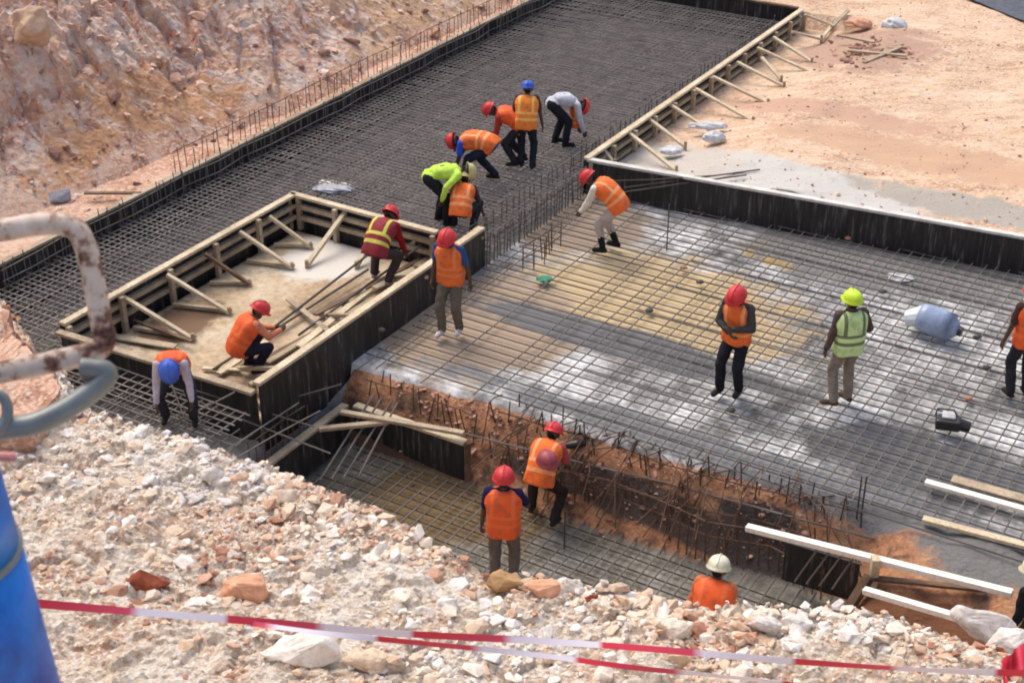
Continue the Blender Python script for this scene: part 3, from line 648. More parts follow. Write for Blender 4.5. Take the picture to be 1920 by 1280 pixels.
# ---------------------------------------------------------------- formwork
def formwork(name, a, b, z0, z1, side, label, rail='wood', walers=True, studs=.6, rail2=True, posts_from=None):
    """a, b: (u, v); side +1 puts the film face on the left of a->b, framing on the right"""
    A, B = W(*a), W(*b); d = (B - A).normalized(); n = Vector((-d.y, d.x, 0)) * side; L = (B - A).length
    t = empty(name, A, label, 'formwork', 'timber edge formwork')
    k = max(1, round(L / 2.44)); up = Vector((0, 0, 1)); pf = z0 if posts_from is None else posts_from
    for i in range(k):
        p = A + d * (L * i / k + .002); q = A + d * (L * (i + 1) / k - .002)
        MB().beam(p + up * (z0 + z1) / 2, q + up * (z0 + z1) / 2, .02, z1 - z0 - .004).build('panel', M['ply'], t)
    MB().beam(A - n * .045 + up * (z1 + .025), B - n * .045 + up * (z1 + .025), .12, .05).build('top_rail', M[rail], t, bevel=.006)
    if walers:
        for z in (z1 - .16, z1 - .36):
            MB().beam(A - n * .06 + up * z, B - n * .06 + up * z, .09, .07).build('waler', M['wood_old'], t)
        m = max(2, int(L / studs))
        for i in range(m + 1):
            p = A + d * (L * (i + .03) / (m + .06)) - n * .145
            MB().beam(p + up * pf, p + up * z1, .075, .075, d).build('post', M['wood_old'], t)
    return t
def brace(t, a, b, mat='wood', w=.07, h=.05):
    MB().beam(a, b, w, h).build('brace', M[mat], t, bevel=.004)
def stake(t, p, mat='wood_old'): MB().beam(p + Vector((0, 0, -.12)), p + Vector((0, 0, .1)), .05, .05, (1, 0, 0)).build('stake', M[mat], t)
# black wall at the back of the mat
formwork('formwork_wall', (wall_u(0) - .02, .06), (float(wall_u(14)), 14), -.1, .58, -1, 'long black plywood wall with whitish top edge at the back of the mat', 'wood_grey', walers=False)
# far edge of the strip
formwork('formwork_wall', (-14, -5.72), (10.4, -5.72), -.35, .58, -1, 'long thin far formwork under the pink rock slope', 'wood_old', walers=False)
formwork('formwork_wall', (10.42, -5.7), (10.42, -.05), -.35, .62, 1, 'short formwork closing the far end of the strip', 'wood_dark', walers=False)
# right edge of the strip, braced
t = formwork('braced_formwork', (0, 0), (10.35, 0), -.35, .6, 1, 'braced timber edge on the right of the strip beside the sandy ground', 'wood', studs=.85, posts_from=.15)
for (a, b) in (((1508, 28), (1562, 48)), ((1485, 60), (1540, 74)), ((1540, 74), (1568, 38)), ((1450, 70), (1522, 116)), ((1420, 90), (1526, 138)), ((1382, 117), (1470, 162)), ((1428, 108), (1465, 150)), ((1335, 143), (1440, 194)), ((1303, 166), (1412, 228)), ((1254, 195), (1330, 244)), ((1215, 222), (1285, 275)), ((1180, 250), (1268, 320)), ((1128, 275), (1152, 308))):
    p, q = P(a[0], a[1], .58), P(b[0], b[1], .34)
    if a == (1540, 74): p = P(a[0], a[1], .34)
    brace(t, p, q); stake(t, q)
# island frame
t = formwork('braced_formwork', (-9.25, -3.52), (-3.9, -3.52), -.35, .6, 1, 'braced timber edge on the far left side of the framed island', 'wood', studs=.95, posts_from=.0)
for (a, b, m_) in (((225, 553), (362, 636), 'wood'), ((313, 515), (430, 586), 'wood'), ((384, 476), (468, 533), 'wood_dark'), ((449, 434), (548, 502), 'wood'), ((505, 406), (583, 463), 'wood')):
    p, q = P(a[0], a[1], .56), P(b[0], b[1], .04); brace(t, p, q, m_); stake(t, q)
    pu, pv = UV(p); MB().beam(W(pu, -3.30, .06), W(UV(q)[0] + .05, UV(q)[1], .05), .07, .05).build('sole_plate', M['wood_old'], t)
t = formwork('braced_formwork', (-3.88, -3.55), (-3.88, -.55), -.35, .6, 1, 'braced timber edge closing the far end of the island behind the dark red shirt', 'wood', studs=.8, posts_from=0)
for (a, b) in (((652, 392), (575, 498)), ((806, 430), (745, 478)), ((720, 405), (668, 500))):
    p, q = P(a[0], a[1], .56), P(b[0], b[1], .04); brace(t, p, q, 'wood', .08, .06); stake(t, q)
t = formwork('braced_formwork', (-9.1, .02), (-3.4, .02), -.55, .6, -1, 'timber edge with black face toward the mat on the near side of the island', 'wood', studs=1.0, posts_from=0)
for (a, b) in (((690, 592), (600, 590)), ((800, 520), (720, 520)), ((530, 690), (440, 690)), ((905, 445), (800, 470))):
    p, q = P(a[0], a[1], .5), P(b[0], b[1], .04); brace(t, p, q, 'wood_old')
formwork('formwork_wall', (-9.28, -3.5), (-9.12, -.02), -.35, .5, 1, 'low black formwork at the near left end of the island by the blue helmet', 'wood_old', walers=False)
# lower pit frame
t = formwork('low_formwork', (-7.6, .42), (-7.6, 2.3), -1.0, -.42, -1, 'low black formwork with white rail in the lower pit', 'wood', walers=False)
MB().beam(W(-7.55, 2.33, -1.05), W(-7.55, 2.33, -.38), .09, .09, (1, 0, 0)).build('end_post', M['wood_dark'], t)
t = formwork('low_formwork', (-9.7, .34), (-7.62, .34), -1.0, -.42, -1, 'low formwork running down toward the rubble crest', 'wood_old', walers=False)
# ---------------------------------------------------------------- loose planks and posts
def plank(a, b, za, zb, w, h, mat, label, roll=(0, 0, 1)):
    mb = MB().beam(P(*a, za), P(*b, zb), w, h, roll); return tag(mb.build('plank', M[mat], bevel=.005), label, 'plank')
plank((1400, 988), (1898, 1112), -.18, .15, .10, .07, 'wood_white', 'longest fresh white timber lying over the dark hole')
plank((1620, 1106), (1812, 1162), -.12, .12, .09, .07, 'wood_white', 'shorter white timber below the long one, ending at the rubble')
plank((1735, 903), (1960, 966), .07, .07, .10, .05, 'wood_white', 'white timber on the grey mat at the right edge')
plank((1785, 897), (1960, 946), .06, .06, .16, .03, 'wood_old', 'thin weathered board just above the white timber at the right edge')
plank((1730, 972), (1960, 1032), .05, .05, .11, .05, 'wood', 'tan timber on the grey bank at the right edge')
plank((598, 804), (728, 791), -.3, -.3, .09, .05, 'wood_old', 'grey timber laid across the corner of the low formwork')
plank((640, 772), (870, 812), -.25, -.25, .09, .05, 'wood_old', 'upper weathered timber parallel to the white rail in the pit')
plank((1625, 1082), (1850, 1105), -.2, -.1, .08, .04, 'wood_dark', 'dark board between the two white timbers')
plank((1592, 1140), (1630, 1080), -.55, -.15, .12, .08, 'wood_dark', 'leaning dark strut at the foot of the wooden post')
plank((158, 362), (265, 362), .62, .62, .08, .03, 'wood_dark', 'thin dark plank on the soil at the foot of the far slope')
for k, (a, b, w_, m_, lab) in enumerate([((210, 630), (330, 650), .14, 'wood_old', 'board lying at the left corner of the island'), ((470, 690), (620, 610), .16, 'wood_dark', 'dark wide board on the island behind the near edge'), ((500, 680), (700, 560), .10, 'wood_old', 'long weathered board along the near edge of the island'), ((560, 650), (690, 545), .12, 'wood', 'pale board on the pile by the near edge'), ((590, 590), (800, 480), .09, 'wood_dark', 'long dark board between the red helmets'), ((640, 570), (760, 560), .12, 'wood_old', 'short crosswise board on the timber pile'), ((410, 700), (500, 640), .10, 'wood', 'pale board beside the crouching worker on the island'), ((540, 560), (640, 640), .09, 'wood_old', 'board lying crosswise in front of the crouching worker'), ((780, 500), (900, 425), .13, 'wood_old', 'board along the top corner of the timber edge behind the blue sleeve'), ((600, 340), (655, 350), .2, 'wood_white', 'small pale board beyond the island on the dark mesh'), ((380, 690), (520, 696), .07, 'wood', 'pale batten at the near corner of the island'), ((250, 600), (360, 640), .06, 'wood_dark', 'dark batten on the island floor by the lowest brace'), ((700, 540), (790, 500), .15, 'wood', 'pale short plank beside the worker in dark red')]):
    plank(a, b, .05 + .022 * (k % 5), .06 + .03 * (k % 4), w_, .03, m_, lab)
tag(MB().beam(P(1628, 1142, -.7), P(1628, 1142, -.7) + Vector((0, 0, .78)), .12, .10, (1, 0, 0)).build('post', M['wood'], bevel=.006), 'square wooden post under the long white timber', 'post')
tag(MB().beam(P(130, 590, .1), P(155, 650, .1), .12, .04).beam(P(100, 610, .1), P(190, 580, .35), .07, .05).beam(P(95, 625, .05), P(180, 640, .1), .06, .05).build('timber_offcuts', M['wood_old']), 'heap of timber offcuts behind the rusty railing', 'timber')
# dark hole beside the lower pit: black panel put in for the darkness inside
tag(MB().beam(P(1470, 1050, -.6), P(1608, 1092, -.6), .03, .58).build('hole_dark_panel', M['ply']), 'black panel put in for the darkness of the hole left of the wooden post', 'dark panel')

# ---------------------------------------------------------------- small things
def blob(name, p, s, mat, label, cat, seed=0, amp=.3, rz=0, scale=2.5):
    bm = bmesh.new(); bmesh.ops.create_icosphere(bm, subdivisions=4, radius=1)
    for v in bm.verts:
        c = v.co; n = float(fbm(np.array([c.x * scale + seed * 5 + c.z * 2]), np.array([c.y * scale + seed * 3 - c.z]), 4, seed + 3)[0])
        v.co = Vector((c.x * s[0], c.y * s[1], max(c.z, -.35) * s[2])) * (1 + amp * 2 * n)
    me = bpy.data.meshes.new(name); bm.to_mesh(me); bm.free(); me.materials.append(mat)
    o = bpy.data.objects.new(name, me); C.objects.link(o); o.location = p + Vector((0, 0, s[2] * .33)); o.rotation_euler.z = rz
    me.polygons.foreach_set('use_smooth', [True] * len(me.polygons)); return tag(o, label, cat)
wp = M['white_plastic']
blob('plastic_bag', P(1340, 262, .45), (.2, .13, .12), wp, 'crumpled white bag on the sand, nearest the lens of the brace feet', 'bag', 1, .5)
blob('plastic_bag', P(1325, 240, .4), (.34, .11, .08), wp, 'long grey white bag under the timber braces', 'bag', 2, .5)
blob('plastic_bag', P(1258, 285, .35), (.2, .14, .08), wp, 'flat white bag at the foot of the nearest braces', 'bag', 3, .5)
blob('plastic_bag', P(1676, 52, .5), (.26, .18, .15), wp, 'white bag on the sand near the far debris heap', 'bag', 4, .5)
blob('plastic_bag', P(1610, 48, .5), (.28, .2, .12), M['stone_orange'], 'dusty beige sack left of the far white bag', 'bag', 5, .4)
blob('plastic_sheet', P(625, 355, .33), (.36, .16, .05), simple('grey_sheet', (.3, .31, .34), .4, .5), 'scrap of grey plastic sheet lying on the dark mesh behind the island', 'sheet', 6, .5)
blob('cloth', P(1020, 524, .04), (.13, .11, .03), M['green_cloth'], 'green rag lying on the mat', 'cloth', 7, .4)
blob('cement_spill', P(1690, 520, -.04), (.22, .15, .015), M['white_plastic'], 'pale splash of cement on the mat below the black wall', 'spill', 9, .4)
# blue translucent drum lying on the mat
t = empty('water_drum', P(1762, 612, .03), 'pale blue plastic drum lying on the mat at the right', 'drum')
a, b = P(1725, 592, .26), P(1792, 618, .2); d = (b - a).normalized()
MB().tube([a - d * .03, a, a + d * .1, a + d * .14, a + d * .3, a + d * .34, a + d * .5, b - d * .08, b, b + d * .04], [.1, .2, .225, .215, .225, .215, .22, .21, .13, .08], 20).build('drum_body', M['blue_plastic'], t, smooth=True)
MB().tube([b + d * .03, b + d * .1], .075, 16).build('cap', M['black_plastic'], t)
MB().tube([a - d * .2 + Vector((0, 0, -.12)), a + Vector((.05, 0, -.02))], [.12, .18], 12).build('crumpled_film', simple('film', (.62, .68, .70), .3, .5, .1, 6, .4), t)
# vibrator motor
p = P(1780, 805, .03); t = empty('vibrator_motor', p, 'small black motor with pale top on the mat at the lower right', 'motor')
MB().beam(p + Vector((-.2, .02, .12)), p + Vector((.12, -.06, .12)), .2, .16).build('housing', M['black_plastic'], t, bevel=.03)
MB().beam(p + Vector((-.12, .03, .222)), p + Vector((.05, -.02, .222)), .15, .04).build('top_cover', M['white_plastic'], t, bevel=.015)
MB().tube([p + Vector((.1, -.05, .12)), p + Vector((.24, -.09, .1))], [.085, .07], 14).build('drive_end', M['black_plastic'], t)
MB().tube([p + Vector((-.2, .05, .2)), p + Vector((-.19, .05, .3)), p + Vector((.02, 0, .31)), p + Vector((.07, -.02, .22))], .012, 8).build('handle', M['black_plastic'], t)
p = P(1075, 842, -.25); t = empty('power_tool', p, 'black hand tool with hose left on the orange bank right of the red helmet', 'tool')
MB().tube([p + Vector((-.12, 0, .05)), p + Vector((.05, 0, .08)), p + Vector((.16, .03, .07))], [.04, .06, .04], 10).build('tool_body', M['black_plastic'], t)
MB().tube([p + Vector((.14, 0, .08)), p + Vector((.2, .1, .14)), p + Vector((.08, .14, .18)), p + Vector((-.02, .08, .12))], .018, 8).build('hose', M['black_plastic'], t)
for i, (x, y, z) in enumerate([(1282, 503, 0), (1218, 583, 0), (1312, 530, 0), (1590, 448, 0), (1655, 548, 0), (1832, 633, 0), (1815, 748, 0), (1370, 770, 0), (1850, 690, 0), (1240, 380, 0), (715, 620, .25)]):
    o = blob('cement_lump', P(x, y, z + .03), (.06, .05, .035), M['steel'] if i % 3 else M['stone'], 'small lump of debris on the rebar mesh', 'debris', i, .3); o['group'] = 'small debris lumps on the mesh'
    o['label'] = ['dark lump on the sandy part of the mat left of the red helmet', 'dark clod midway on the sandy mat', 'light lump above the dark ones on the sandy mat', 'pale clod at the foot of the black wall', 'dark clod right of the yellow helmet', 'dark clod below the blue drum', 'pale clod at right between drum and motor', 'dark clod by the feet of the man with crossed arms', 'dark clod left of the worker at the right edge', 'pale clod under the bar bundle by the black wall', 'pale spacer block against the black face of the island edge'][i]
# road at the top right
mb = MB(); q = [P(1800, -8, .56), P(1850, 6, .56), P(1920, 40, .56), P(1990, 30, .56), P(1990, -60, .56), P(1800, -60, .56)]
c_ = [P(1795, -12, .60), P(1905, 34, .60), P(2040, 80, .60)]
mb.v += c_ + [P(2040, 20, .60), P(1935, -14, .60), P(1830, -60, .60)]; mb.f.append((0, 1, 4, 5)); mb.f.append((1, 2, 3, 4)); o = mb.build('road', M['asphalt']); tag(o, kind='structure')
# debris strip by the road
for (a, b, l) in (((1560, 50), (1590, 20), 'short broken board leaning up behind the last brace'), ((1570, 66), (1640, 80), 'broken board left of the debris heap on the far sand'), ((1590, 95), (1700, 105), 'longest broken board lying across the debris heap'), ((1620, 118), (1690, 88), 'broken board slanting over the lower side of the debris heap')): tag(MB().beam(P(*a, .56), P(*b, .62), .09, .04).build('broken_board', M['wood_old']), l, 'board')

# ---------------------------------------------------------------- barrier tape
def tape(pts, label, w=.038, phase=0.0):
    me = bpy.data.meshes.new('barrier_tape'); vs_, al = [], []; n = 220; L = 0; prev = None
    cs = [PD(*p) for p in pts]
    for i in range(n + 1):
        t = i / n * (len(cs) - 1); k = min(int(t), len(cs) - 2); f = t - k
        p0, p1, p2, p3 = cs[max(k - 1, 0)], cs[k], cs[k + 1], cs[min(k + 2, len(cs) - 1)]
        p = .5 * ((2 * p1) + (p2 - p0) * f + (2 * p0 - 5 * p1 + 4 * p2 - p3) * f * f + (3 * p1 - p0 - 3 * p2 + p3) * f ** 3)
        if prev: L += (p - prev).length
        prev = p; tw = .55 * math.sin(i * .06 + phase) + .25 * math.sin(i * .023 + phase * 2) + .6
        dr = Vector((0, math.sin(tw), math.cos(tw)))
        vs_ += [p - dr * w / 2, p + dr * w / 2]; al += [L / 1.1 + phase] * 2
    me.from_pydata([tuple(v) for v in vs_], [], [(2 * i, 2 * i + 2, 2 * i + 3, 2 * i + 1) for i in range(n)])
    a = me.attributes.new('along', 'FLOAT', 'POINT'); a.data.foreach_set('value', al); me.materials.append(M['tape'])
    o = bpy.data.objects.new('barrier_tape', me); C.objects.link(o); so = o.modifiers.new('s', 'SOLIDIFY'); so.thickness = .001
    return tag(o, label, 'barrier tape')
tape([(60, 1130, 6.8), (300, 1150, 7.2), (500, 1166, 7.6), (750, 1187, 8.0), (1000, 1200, 8.3), (1200, 1214, 8.5), (1500, 1240, 8.7), (1750, 1256, 8.8), (1960, 1262, 8.9)], 'red and white barrier tape strung across the rubble, upper strand from the blue pole')
tape([(470, 1168, 7.55), (620, 1188, 7.6), (800, 1206, 7.8), (1000, 1226, 8.0), (1200, 1252, 8.1), (1400, 1272, 8.2), (1620, 1300, 8.3)], 'lower thinner strand of red and white tape running off the bottom edge', .028, .4)
tape([(1880, 1262, 8.9), (1905, 1240, 8.95), (1960, 1205, 9.0)], 'loose pink end of tape at the bottom right corner', .14, .1)

# ---------------------------------------------------------------- blue pole, railing, grey pipe
e0 = PD(-94, 1080, 3.6); p = Vector((e0.x, e0.y, 0)); gz = 9.2 - .93 * math.hypot(p.x, p.y)
t = empty('blue_pole', Vector((p.x, p.y, gz)), 'thick scuffed blue steel pole at the bottom left corner', 'pole')
zt = 9.42
def pr(z): return .150 + .054 * (9.2 - z)
MB().tube([Vector((p.x, p.y, z)) for z in np.linspace(gz - .3, 8.95, 14)], [pr(z) for z in np.linspace(gz - .3, 8.95, 14)], 40).build('shaft', M['blue'], t, smooth=True)
MB().tube([Vector((p.x, p.y, z)) for z in (8.95, 8.955, 8.965, 8.97)], [pr(8.95), pr(8.95) + .004, pr(8.95) + .004, pr(8.97)], 40).build('seam_ring', M['grey_pipe'], t, smooth=False)
MB().tube([Vector((p.x, p.y, z)) for z in np.linspace(8.97, zt, 6)], [pr(z) - .002 for z in np.linspace(8.97, zt, 6)], 40).build('upper_shaft', M['blue'], t, smooth=True)
def smooth_path(pts, n=10):
    out = []
    for k in range(len(pts) - 1):
        p0, p1, p2, p3 = pts[max(k - 1, 0)], pts[k], pts[k + 1], pts[min(k + 2, len(pts) - 1)]
        for i in range(n):
            f = i / n; out.append(.5 * ((2 * p1) + (p2 - p0) * f + (2 * p0 - 5 * p1 + 4 * p2 - p3) * f * f + (3 * p1 - p0 - 3 * p2 + p3) * f ** 3))
    return out + [pts[-1]]
D0 = 4.0
hoop = [PD(x, y, D0) for x, y in [(-260, 470), (-120, 448), (0, 432), (60, 422), (110, 420), (142, 430), (160, 462), (172, 510), (182, 560), (190, 605), (196, 632), (188, 652), (150, 666), (80, 682), (0, 698), (-120, 722), (-260, 750)]]
t = empty('rusty_railing', PD(-260, 750, D0), 'rusty pipe railing loop with peeling white and pink paint at the left edge', 'railing')
MB().tube(smooth_path(hoop, 5), .029, 18).build('loop', M['rustpaint'], t, smooth=True)
MB().tube([PD(-262, 400, D0), PD(-235, 900, D0 - .02)], .032, 16).build('upright', M['rustpaint'], t, smooth=True)
q_ = PD(-235, 900, D0 - .02); MB().tube([q_, Vector((q_.x, q_.y, 4.5))], .032, 16).build('upright', M['rustpaint'], t, smooth=True)
t = empty('grey_hook_pipe', PD(0, 820, 3.9), 'curved grey pipe hook under the rusty railing', 'pipe')
MB().tube(smooth_path([PD(x, y, 3.85) for x, y in [(-220, 900), (-60, 830), (0, 805), (60, 795), (120, 768), (170, 735), (198, 708), (192, 694), (150, 690)]], 6), [.028] * 44 + [.027] * 5, 16).build('hook', M['grey_pipe'], t, smooth=True)
MB().tube(smooth_path([PD(x, y, 3.83) for x, y in [(-40, 738), (2, 742), (14, 770), (4, 800), (-30, 818), (-120, 830)]], 6), .014, 12).build('ring', M['grey_pipe'], t, smooth=True)
MB().tube([PD(-200, 850, 3.8), PD(30, 856, 3.8)], .012, 10).build('pin', M['rustpaint'], t)

# ================================================================ PEOPLE
SKIN = simple('dark_skin', (.085, .045, .028), .5, .35, .15, 10, .05)
HAIR = simple('black_hair', (.012, .010, .009), .9, .2)
EYE = simple('eye', (.4, .38, .36), .3, .5, 0, 5, 0)
_cm = {}
def cloth(col, name='cloth'):
    k = (name,) + tuple(col)
    if k not in _cm: _cm[k] = simple(name, col, .9, .15, .22, 9, .35)
    return _cm[k]
def vestmat(col, stripe, name):
    k = (name,) + tuple(col) + tuple(stripe)
    if k in _cm: return _cm[k]
    m, n, b = nodemat(name, .7, .25); at = n.nodes.new('ShaderNodeAttribute'); at.attribute_name = 'torso'
    sp_ = n.nodes.new('ShaderNodeSeparateXYZ'); n.links.new(at.outputs['Vector'], sp_.inputs[0])
    co = coords(n); a = tex(n, 'Noise', 9, Detail=5); n.links.new(co, a.inputs['Vector'])
    base = ramp(n, a.outputs[0], [(.32, tuple(x * .62 + .03 for x in col)), (.5, tuple(x * .9 + .01 for x in col)), (.7, col)])
    h = ramp(n, sp_.outputs['Z'], [(0, (0, 0, 0)), (.205, (0, 0, 0)), (.21, (1, 1, 1)), (.285, (1, 1, 1)), (.29, (0, 0, 0)), (.40, (0, 0, 0)), (.405, (1, 1, 1)), (.475, (1, 1, 1)), (.48, (0, 0, 0))])
    h.node.color_ramp.interpolation = 'CONSTANT'
    ab = n.nodes.new('ShaderNodeMath'); ab.operation = 'ABSOLUTE'; n.links.new(sp_.outputs['X'], ab.inputs[0])
    vv_ = ramp(n, ab.outputs[0], [(0, (0, 0, 0)), (.105, (1, 1, 1)), (.150, (0, 0, 0))]); vv_.node.color_ramp.interpolation = 'CONSTANT'
    gt = n.nodes.new('ShaderNodeMath'); gt.operation = 'GREATER_THAN'; gt.inputs[1].default_value = .475; n.links.new(sp_.outputs['Z'], gt.inputs[0])
    mu = n.nodes.new('ShaderNodeMath'); mu.operation = 'MULTIPLY'; n.links.new(vv_, mu.inputs[0]); n.links.new(gt.outputs[0], mu.inputs[1])
    mx = n.nodes.new('ShaderNodeMath'); mx.operation = 'MAXIMUM'; n.links.new(h, mx.inputs[0]); n.links.new(mu.outputs[0], mx.inputs[1])
    n.links.new(mix(n, mx.outputs[0], base, stripe), b.inputs['Base Color']); bump(n, b, a.outputs[0], .5, .015); _cm[k] = m; return m
ORANGE = vestmat((.90, .17, .025), (.86, .36, .14), 'orange_hi_vis')
ORANGE2 = vestmat((.86, .12, .02), (.80, .16, .05), 'bright_orange_hi_vis')
PLAIN = vestmat((.86, .17, .03), (.80, .22, .07), 'plain_orange_hi_vis')
AMBER = vestmat((.92, .26, .03), (.88, .50, .14), 'amber_hi_vis')
LIME = vestmat((.62, .82, .35), (.16, .20, .10), 'pale_lime_hi_vis')
def helmetmat(col, name):
    k = ('h', name)
    if k not in _cm: _cm[k] = simple(name, tuple(.92 * x + .012 for x in col), .5, .4, .22, 7, 0)
    return _cm[k]
H_RED = helmetmat((.62, .025, .03), 'red_helmet_shell'); H_BLUE = helmetmat((.03, .10, .50), 'blue_helmet_shell'); H_YEL = helmetmat((.58, .80, .03), 'lime_yellow_helmet_shell')
H_CREAM = helmetmat((.68, .66, .48), 'cream_helmet_shell'); H_BEIGE = helmetmat((.58, .52, .22), 'dusty_yellow_helmet_shell'); H_PINK = helmetmat((.30, .045, .06), 'dusty_red_shell')

def caps_mesh(caps):
    """list of (p0, r0, p1, r1) rounded cones -> closed overlapping pieces"""
    V_, F_ = [], []
    for (p0, r0, p1, r1) in caps:
        p0, p1 = Vector(p0), Vector(p1); d = p1 - p0; L = d.length
        d = d.normalized() if L > 1e-5 else Vector((0, 0, 1)); a = d.orthogonal().normalized(); b = d.cross(a); n = 14; k = len(V_)
        rings = [(p0 - d * r0 * math.cos(t), r0 * math.sin(t)) for t in (R(18), R(42), R(66), R(90))] + [(p1 + d * r1 * math.sin(t), r1 * math.cos(t)) for t in (0, R(24), R(48), R(72))]
        for c, r in rings:
            for i in range(n): t = 2 * math.pi * i / n; V_.append(c + a * math.cos(t) * r + b * math.sin(t) * r)
        for q in range(len(rings) - 1):
            for i in range(n): j = (i + 1) % n; F_.append((k + q * n + i, k + q * n + j, k + (q + 1) * n + j, k + (q + 1) * n + i))
        F_.append(tuple(range(k + n - 1, k - 1, -1))); e = k + (len(rings) - 1) * n; F_.append(tuple(range(e, e + n)))
    return V_, F_
def fuse(name, caps, voxel, mat, parent, smooth_it=3, wrinkle=0, cut=None):
    V_, F_ = caps_mesh(caps); me = bpy.data.meshes.new(name); me.from_pydata([tuple(v) for v in V_], [], F_); me.update()
    o = bpy.data.objects.new(name, me); C.objects.link(o)
    r = o.modifiers.new('r', 'REMESH'); r.mode = 'VOXEL'; r.voxel_size = voxel; r.use_smooth_shade = True
    s_ = o.modifiers.new('s', 'SMOOTH'); s_.iterations = smooth_it; s_.factor = .5
    if wrinkle:
        t = bpy.data.textures.new('w', 'CLOUDS'); t.noise_scale = .09; t.noise_depth = 2; d = o.modifiers.new('d', 'DISPLACE'); d.texture = t; d.strength = wrinkle; d.mid_level = .5
    dg = bpy.context.evaluated_depsgraph_get(); me2 = bpy.data.meshes.new_from_object(o.evaluated_get(dg)); me2.name = name
    o.modifiers.clear(); o.data = me2; me2.materials.clear(); me2.materials.append(mat); me2.polygons.foreach_set('use_smooth', [True] * len(me2.polygons))
    o.parent = parent; return o
def ik(a, b, l1, l2, pole):
    d = b - a; L = min(d.length, (l1 + l2) * .995); dn = d.normalized(); b = a + dn * L
    x = (l1 * l1 - l2 * l2 + L * L) / (2 * L); h = math.sqrt(max(l1 * l1 - x * x, 0)); p = pole - dn * pole.dot(dn)
    p = p.normalized() if p.length > 1e-4 else dn.orthogonal(); return a + dn * x + p * h, b
def person(loc, yaw, label, helmet, vest=None, shirt=(.05, .05, .06), trousers=(.03, .03, .035), boots=(.03, .025, .02), sleeves='long',
           hip=(0, 0, .92), lean=3, curl=5, head=0, hyaw=0, side=0, feet=((-.12, 0), (.12, 0)), hands=None, fyaw=(8, -8), kneeout=.15, elbow=(.5, -.8, -.2), scale=1.0, hang=None, twist=0, collar=None, hold=None, tall_boots=False):
    t = empty('person', loc, label, 'person', 'construction workers in hard hats', yaw); t.scale = (scale,) * 3
    X = Vector((math.cos(R(twist)), math.sin(R(twist)), 0))
    Hc = Vector(hip)
    def dirv(a): return Vector((math.sin(R(side)), math.sin(R(a)) * math.cos(R(side)), math.cos(R(a)) * math.cos(R(side)))).normalized()
    d0, d1, d2 = dirv(lean * .75), dirv(lean + curl * .3), dirv(lean + curl)
    S0 = Hc; S1 = S0 + d0 * .17; S2 = S1 + d1 * .17; N = S2 + d2 * .18
    def frame(d): f = X.cross(d) * -1; return f.normalized()      # forward normal (chest side)
    dh = dirv(lean + curl * .8 - head); hd = N + dh * .13 + frame(d2) * .015
    xh = (Matrix.Rotation(R(hyaw), 3, dh) @ X); xh = (xh - dh * xh.dot(dh)).normalized(); fh = dh.cross(xh).normalized()
    sho = [N - d2 * .035 + X * s_ * .175 for s_ in (-1, 1)]; hipj = [Hc + X * s_ * .088 - Vector((0, 0, .02)) for s_ in (-1, 1)]
    ank, knee = [], []
    for i, s_ in enumerate((-1, 1)):
        f = feet[i]; a = Vector((f[0], f[1], .085 + (f[2] if len(f) > 2 else 0))); k, a = ik(hipj[i], a, .435, .425, Vector((s_ * kneeout, 1, .15))); knee.append(k); ank.append(a)
    elb, wr = [], []
    for i, s_ in enumerate((-1, 1)):
        h = Vector(hands[i]) if hands and hands[i] else sho[i] + Vector((s_ * .07, .03, -.52))
        k, h = ik(sho[i], h, .285, .255, Vector((s_ * elbow[0], elbow[1], elbow[2]))); elb.append(k); wr.append(h)
    # body
    c = [(S0 + X * .06, .10, S0 - X * .06, .10), (S0, .115, S1, .10), (S1, .10, S2, .115), (S2 + X * .07, .105, S2 - X * .07, .105), (S2, .11, N - d2 * .05, .09), (sho[0], .055, sho[1], .055), (N - d2 * .03, .058, N + dh * .07, .052)]
    for i in (0, 1):
        c += [(hipj[i], .088, knee[i], .056), (knee[i], .056, ank[i], .036), (sho[i], .055, elb[i], .040), (elb[i], .040, wr[i], .027)]
        fy = R(fyaw[i]); fd = Vector((-math.sin(fy), math.cos(fy), 0)); c += [(ank[i] + Vector((0, 0, -.04)) - fd * .03, .036, ank[i] + fd * .13 + Vector((0, 0, -.052)), .03)]
    # head
    c += [(hd + dh * .015 - fh * .02, .088, hd + dh * .03 + fh * .01, .086), (hd - dh * .045 + fh * .025, .058, hd - dh * .075 + fh * .05, .036), (hd + fh * .093 + dh * .012, .010, hd + fh * .108 - dh * .020, .015),
          (hd + fh * .082 + xh * .035 + dh * .034, .012, hd + fh * .082 - xh * .035 + dh * .034, .012), (hd + fh * .083 - dh * .052 + xh * .018, .010, hd + fh * .083 - dh * .052 - xh * .018, .010)]
    for s_ in (-1, 1): c += [(hd + xh * s_ * .088 + dh * .012, .014, hd + xh * s_ * .090 - dh * .022, .011)]
    # hands: palm, four unequal bent fingers, thumb from the side
    for i, s_ in enumerate((-1, 1)):
        fd = (wr[i] - elb[i]).normalized(); sx = X * s_ - fd * (X * s_).dot(fd); sx = sx.normalized() if sx.length > .1 else fd.orthogonal().normalized(); ac = fd.cross(sx).normalized()  # ac: across the knuckles
        pal = -sx                                                      # palm faces the thigh
        for q in (-1, 1): c.append((wr[i] + fd * .01 + ac * q * .014, .018, wr[i] + fd * .08 + ac * q * .026, .016))
        for q, ln in zip((-1.5, -.5, .5, 1.5), (.062, .078, .082, .072)):
            k0 = wr[i] + fd * .088 + ac * q * .021; k1 = k0 + (fd * .9 + pal * .35).normalized() * ln * .5; k2 = k1 + (fd * .5 + pal * .85).normalized() * ln * .5
            c += [(k0, .0095, k1, .009), (k1, .009, k2, .008)]
        fwd_s = 1 if ac.dot(Vector((0, 1, 0))) > 0 else -1
